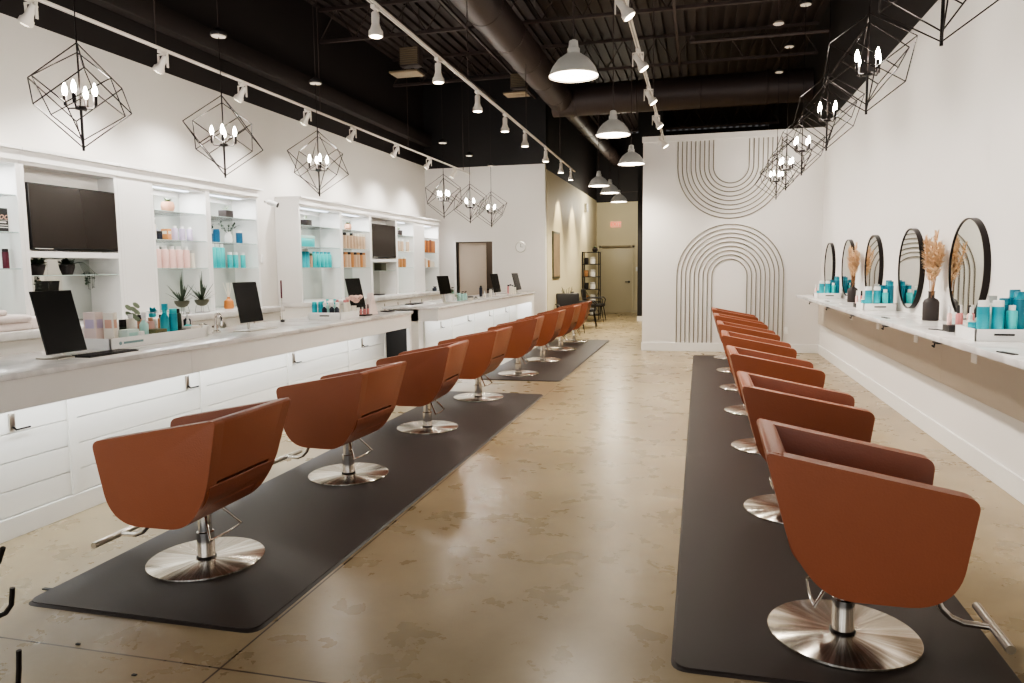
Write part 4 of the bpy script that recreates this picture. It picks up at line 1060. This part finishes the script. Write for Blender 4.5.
# ------------------------------------------------------------------ chandeliers
def cube_corner(s, rot):
    h = s * math.sqrt(3); r = s * math.sqrt(2 / 3)
    V = [Vector((0, 0, 0))] + [Vector((r * cos(rot + k * 2 * pi / 3), r * sin(rot + k * 2 * pi / 3), h / 3)) for k in range(3)] + \
        [Vector((r * cos(rot + pi / 3 + k * 2 * pi / 3), r * sin(rot + pi / 3 + k * 2 * pi / 3), 2 * h / 3)) for k in range(3)] + [Vector((0, 0, h))]
    E = [(0, 1), (0, 2), (0, 3), (7, 4), (7, 5), (7, 6), (1, 4), (1, 6), (2, 4), (2, 5), (3, 5), (3, 6)]
    return V, E
def chandelier(label, group, zup):
    t = thing('cage_chandelier', label, 'chandelier', (0, 0, 0), 0, group)
    for s, rot, z0, nm in ((.40, .35, .0, 'outer_cage'), (.335, .35 + .62, .05, 'inner_cage')):
        V, E = cube_corner(s, rot); m = MB()
        for a, b in E: m.tube([V[a] + Vector((0, 0, z0)), V[b] + Vector((0, 0, z0))], .0042, 6)
        m.build(nm, M['blackmetal'], t)
    MB().tube([(0, 0, -.02), (0, 0, .26)], .009, 8).tube([(0, 0, .26), (0, 0, .74)], .006, 8).build('centre_stem', M['blackmetal'], t)
    hb = MB(); hb.lathe([(.01, .25), (.035, .255), (.035, .275), (.01, .28)], 16)
    for k in range(4):
        a = .4 + k * pi / 2; hb.tube([(0, 0, .265), (.08 * cos(a), .08 * sin(a), .262), (.095 * cos(a), .095 * sin(a), .285)], .006, 6)
        hb.lathe([(.012, .28), (.014, .34), (.012, .345)], 12, (.095 * cos(a), .095 * sin(a), 0))
    hb.build('candle_arms', M['blackmetal'], t)
    for k in range(4):
        a = .4 + k * pi / 2
        MB().lathe([(.008, .345), (.014, .36), (.017, .378), (.012, .405), (.003, .43)], 14, (.095 * cos(a), .095 * sin(a), 0)).build('candle_bulb', M['bulb'], t)
    MB().tube([(0, 0, .73), (0, 0, zup)], .004, 6).build('suspension_rod', M['blackmetal'], t)
    MB().lathe([(.065, zup - .005), (.07, zup), (.07, zup + .02), (.02, zup + .06)], 24).build('canopy', M['black'], t)
    MB().lathe([(.06, zup - .012), (.06, zup - .005)], 24).build('canopy_plate', M['canopy'], t)
    MB().tube([(0, 0, zup + .05), (0, 0, ZC - (2.35 if zup < 1.5 else 2.61))], .003, 5).build('hanging_wire', M['dark'], t)
    return t
CL = [(4.23, 2.35), (5.78, 2.345), (7.45, 2.335), (11.55, 2.35), (12.98, 2.35), (14.4, 2.35)]
CR = [(4.24, 2.61), (5.97, 2.61), (7.72, 2.61), (9.5, 2.585), (11.15, 2.57), (12.5, 2.56)]
c0 = chandelier('nearest geometric cage chandelier above the left bar', 'cage chandeliers over the left bar', 1.2)
c0.location = (-4.08, CL[0][0], CL[0][1])
for i in range(1, 6): dup(c0, (-4.08, CL[i][0], CL[i][1]), .15 * i, '%s geometric cage chandelier from the camera above the left bar' % (ORD[i] if i < 5 else 'last'))
c1 = chandelier('nearest geometric cage chandelier on the right, cut by the top edge', 'cage chandeliers over the mirror ledge', 1.95)
c1.location = (1.165, CR[0][0], CR[0][1])
for i in range(1, 6): dup(c1, (1.165, CR[i][0], CR[i][1]), .13 * i, '%s geometric cage chandelier from the camera along the mirror wall' % (ORD[i] if i < 5 else 'last'))
for x, L in ((-4.08, CL), (1.165, CR)):
    for y, z in L:
        d = bpy.data.lights.new('candle_glow', 'POINT'); d.energy = 20 if x < 0 else 12; d.color = (1, .93, .84); d.shadow_soft_size = .09
        o = bpy.data.objects.new('candle_glow', d); COL.objects.link(o); o.location = (x, y, z + .40)

# sprinkler heads hanging on the right side of the ceiling
for i, (x, y) in enumerate(((.9, 8.9), (.95, 10.4))):
    t = thing('ceiling_sensor', '%s pale round sensor on a rod high over the right row' % ('nearer', 'farther')[i], 'sensor', (x, y, 4.6))
    MB().lathe([(.06, 0), (.07, .01), (.05, .035)], 20).build('sensor_disc', M['canopy'], t); MB().tube([(0, 0, .03), (0, 0, ZC - 4.6)], .008, 6).build('rod', M['dark'], t)

# ================================================================== PARTITION / HALL DETAILS
t = thing('wall_clock', 'small round white clock on the partition wall', 'clock', (-3.86, YP, 1.97))
mt = Matrix.Rotation(pi / 2, 4, 'X')
MB().lathe([(.12, 0), (.12, .03), (.108, .032), (.108, .02)], 40, m=mt, cap=False).build('clock_rim', M['steel'], t)
MB().lathe([(.109, 0), (.109, .018)], 40, m=mt).build('clock_face', M['whiteplastic'], t)
MB().box(-.004, .004, -.024, -.020, 0, .07).box(0, .05, -.024, -.020, -.004, .004).build('clock_hands', M['black'], t)
t = thing('open_door', 'beige door standing ajar inside the partition doorway', 'door', (-5.34, YP + .1, 0), radians(12))
MB().box(0, .62, 0, .04, .01, 2.09, .003).build('door_leaf', M['beigedoor'], t)
MB().tube([(.56, -.0, .98), (.56, -.05, .98), (.47, -.05, .98)], .01, 8).build('door_handle', M['steel'], t)
t = thing('back_room_desk', 'black desk inside the dim room behind the partition', 'desk', (-4.75, 17.4, 0))
MB().box(-.3, .5, -.3, .3, .98, 1.02, .004).build('desk_top', M['black'], t)
for x in (-.27, .47):
    for y in (-.27, .27): MB().box(x - .02, x + .02, y - .02, y + .02, 0, .98).build('leg', M['black'], t)
tag(MB().box(-4.85, -4.55, 17.3, 17.6, 1.02, 1.12, .02).build('equipment_case', M['black']), 'black equipment case on the back room desk', 'case')
# hall: exit door, sign, shelf, armchairs, art
t = thing('door_1', 'cream flush exit door at the end of the hallway', 'door', (-2.62, YE, 0)); t['kind'] = 'structure'
MB().box(-.50, .50, -.03, -.001, .01, 2.13, .003).build('door_leaf', M['door'], t)
MB().box(-.56, -.50, -.045, -.0, 0, 2.20).box(.50, .56, -.045, 0, 0, 2.20).box(-.56, .56, -.045, 0, 2.13, 2.20).build('door_frame', M['door'], t)
MB().box(-.46, .46, -.14, -.045, 2.16, 2.20).build('door_hood', mat('hood_taupe', (150, 138, 112), .5), t)
MB().tube([(.40, -.03, 1.02), (.40, -.08, 1.02), (.28, -.08, 1.02)], .014, 8).lathe([(.035, 0), (.035, .012)], 14, m=Matrix.Translation((.40, -.03, 1.02)) @ Matrix.Rotation(pi / 2, 4, 'X')).build('door_handle', M['blackmetal'], t)
t = thing('exit_sign', 'red lettered EXIT sign glowing above the hallway door', 'sign', (-2.65, YE, 2.78))
MB().box(-.17, .17, -.05, 0, 0, .20, .006).build('sign_box', M['exitbox'], t)
text('EXIT', .17, M['exitred'], t, (0, -.052, .10), (pi / 2, 0, 0))
tag(MB().box(-2.0, -1.92, YE - .02, YE, 1.36, 1.50, .004).build('thermostat', M['whiteplastic']), 'white thermostat on the hallway end wall', 'thermostat')
t = thing('framed_art', 'tall narrow brown framed print on the hallway wall', 'picture', (-3.28, 17.06, 1.25))
MB().box(0, .03, -.42, .42, 0, 1.09, .004).build('frame', M['moss'], t); MB().box(.03, .033, -.37, .37, .05, 1.04).build('print', M['artwork'], t)
tag(MB().box(-3.28, -3.2, 21.55, 21.8, 3.12, 3.36, .01).build('emergency_light', M['grey']), 'small grey emergency light high on the hallway wall', 'light fixture')
t = thing('etagere_shelf', 'tall black metal shelf with decor in the hallway corner', 'shelf', (-3.02, 21.2, 0))
for x in (-.23, .23):
    for y in (-.17, .17): MB().box(x - .013, x + .013, y - .013, y + .013, 0, 1.95).build('post', M['blackmetal'], t)
zs = [.12, .5, .86, 1.22, 1.58, 1.92]
for z in zs: MB().box(-.25, .25, -.18, .18, z, z + .02, .002).build('shelf_board', M['black'], t)
m = MB(); m.tube([(-.23, .17, .12), (.23, .17, .86)], .006, 5); m.tube([(.23, .17, .12), (-.23, .17, .86)], .006, 5); m.build('cross_brace', M['blackmetal'], t)
for i, z in enumerate(zs[:-1]):
    bottle('jar', (-2.98, 21.15, z + .02), 'white ceramic jar on the %s board of the hallway shelf' % ('lowest', 'second', 'third', 'fourth', 'fifth')[i], None, 'whiteplastic', 'grey', .20, .08, 'ceramic_jar', 'jar')
    tag(MB().box(-3.22, -3.12, 21.1, 21.3, z + .02, z + .2, .01).build('book_bundle' if 0 else 'storage_box', M['wood' if i % 2 else 'black']), '%s storage box left on the %s board of the hallway shelf' % ('brown' if i % 2 else 'black', ('lowest', 'second', 'third', 'fourth', 'fifth')[i]), 'box')
round_pot((-2.92, 21.2, 1.94), .08, .12, 'potted plant on top of the hallway shelf', 'vase')
def armchair(loc, rz, label):
    t = thing('armchair', label, 'chair', loc, rz, None); t.scale = (1.05, 1.1, 1.04)
    MB().box(-.25, .25, -.25, .25, .40, .47, .02, 3).build('seat', M['black'], t)
    MB().box(-.29, -.23, -.25, .25, .44, .90, .025, 3, m=Matrix.Rotation(-.12, 4, 'Y') @ Matrix.Translation((.06, 0, 0))).build('backrest', M['black'], t)
    for s in (-1, 1):
        MB().tube([(-.27, s * .27, .62), (.2, s * .28, .64), (.25, s * .28, .58), (.22, s * .26, .44)], .014, 8).build('armrest', M['black'], t)
        MB().tube([(.2, s * .2, .42), (.27, s * .25, 0)], .014, 8, r2=.009).build('leg', M['blackmetal'], t)
        MB().tube([(-.2, s * .2, .42), (-.3, s * .25, 0)], .014, 8, r2=.009).build('leg', M['blackmetal'], t)
armchair((-2.74, 18.1, 0), .1, 'black low armchair against the hallway wall, the nearer in front of the shelf')
armchair((-2.82, 20.4, 0), .0, 'black armchair with open arms close to the hallway shelf')
armchair((-2.88, 16.75, 0), -1.2, 'black tub chair half hidden behind the last left salon chair')
t = thing('dried_stem_pot', 'dark pot of thin dried stems between the hallway chairs', 'plant', (-3.08, 17.45, 0))
MB().lathe([(.08, 0), (.11, .2), (.09, .55), (.1, .6)], 20).build('pot', M['vase'], t)
m = MB()
for k in range(14): a = k * 2.4; m.tube([(0, 0, .5), (.06 * cos(a), .06 * sin(a), .75), (.13 * cos(a), .13 * sin(a), .92 + .01 * k)], .005, 5)
m.build('stems', M['moss'], t)

# small debris chips on the near floor seen in the photo
for i, (x, y) in enumerate(((-2.434, 2.308), (-2.039, 2.167))):
    tag(MB().box(x, x + .02, y, y + .012, 0, .006, .002, 1).build('hair_clip', M['black']), 'tiny black clip on the concrete, %s the floor joint' % ('on' if i == 0 else 'before'), 'hair clip')
tag(MB().box(-3.02, -2.97, 2.70, 2.72, 0, .006, .002, 1).build('hair_clip', M['black']), 'tiny black clip beside the near left mat corner', 'hair clip')
# curled iron stand at the left edge, close to the camera
t = thing('iron_plant_stand', 'black curled iron stand tips poking in at the lower left edge', 'plant stand', (-1.30, .98, 0))
MB().lathe([(.14, 0), (.14, .01), (.02, .02)], 24).build('stand_foot', M['blackmetal'], t)
MB().tube([(0, 0, .01), (0, 0, 1.0)], .010, 10).build('stand_pole', M['blackmetal'], t)
MB().tube([(0, 0, .72)] + [(.02 + .085 * k / 6, .02, .72 - .02 * sin(pi * k / 6)) for k in range(1, 6)] + [(.11, .02, .745), (.117, .02, .79), (.12, .02, .825)], .0045, 8).tube([(0, 0, .89)] + [(.02 + .07 * k / 6, .02, .89 - .012 * sin(pi * k / 6)) for k in range(1, 6)] + [(.098, .02, .893), (.112, .02, .91), (.117, .02, .942)], .0045, 8).tube([(0, 0, .98), (.05, .02, .975), (.09, .02, .985), (.104, .02, 1.015)], .0045, 8).build('curled_arms', M['blackmetal'], t)

# ================================================================== CAMERA
F_, PI_, YA, RO = 733.15, 9.943e-2, .25023, -1.147e-2
Fv = Vector((-sin(YA) * cos(PI_), cos(YA) * cos(PI_), -sin(PI_))); r = Vector((cos(YA), sin(YA), 0)); u = r.cross(Fv)
r2 = r * cos(RO) + u * sin(RO); u2 = -r * sin(RO) + u * cos(RO)
cd = bpy.data.cameras.new('camera'); cam = bpy.data.objects.new('camera', cd); COL.objects.link(cam)
mw = Matrix((( r2.x, u2.x, -Fv.x, 0), (r2.y, u2.y, -Fv.y, 0), (r2.z, u2.z, -Fv.z, 1.5), (0, 0, 0, 1)))
cam.matrix_world = mw
cd.sensor_width = 36; cd.lens = F_ / 1024 * 36; cd.clip_start = .02
SC.camera = cam

# ================================================================== LIGHTING
w = bpy.data.worlds.new('world'); SC.world = w; w.use_nodes = True
w.node_tree.nodes['Background'].inputs[0].default_value = (.9, .95, 1, 1); w.node_tree.nodes['Background'].inputs[1].default_value = .6
def area(loc, aim, sx, sy, e, col=(1, 1, 1), name='area_lamp'):
    d = bpy.data.lights.new(name, 'AREA'); d.shape = 'RECTANGLE'; d.size = sx; d.size_y = sy; d.energy = e; d.color = col
    o = bpy.data.objects.new(name, d); COL.objects.link(o); o.location = loc
    o.rotation_euler = (Vector(aim) - Vector(loc)).to_track_quat('-Z', 'Y').to_euler(); return o
area((-2.0, Y0 + .1, 1.7), (-2.0, 5, 1.5), 7.6, 3.0, 85, (.95, .97, 1), 'storefront_daylight')
# under-counter and cabinet LED lamps
area((-3.56, 5.0, .90), (-3.70, 5.0, .3), 6.0, .03, 19, (.86, .93, 1), 'bar_led')
area((-3.56, 12.5, .90), (-3.70, 12.5, .3), 5.4, .03, 18, (.86, .93, 1), 'bar_led')
for o in [o for o in bpy.data.objects if o.name.startswith('bar_led')]:
    # long side along Y
    o.rotation_euler = (0, radians(-12), 0); o.data.size = .03; o.data.size_y = 6.0 if o.location.y < 9 else 5.4
for y in (4.72, 7.235, 8.22, 10.42, 11.64, 13.69, 15.28):
    o = area((-5.86, y, 2.43), (-5.86, y, 1), .08, .6, 5, (.97, .98, 1), 'cabinet_led'); o.rotation_euler = (0, 0, 0)

SC.view_settings.view_transform = 'AgX'
SC.view_settings.look = 'AgX - Medium High Contrast'
SC.view_settings.exposure = .84
SC.cycles.max_bounces = 8
SC.cycles.use_denoising = True
SC.cycles.sample_clamp_indirect = 6
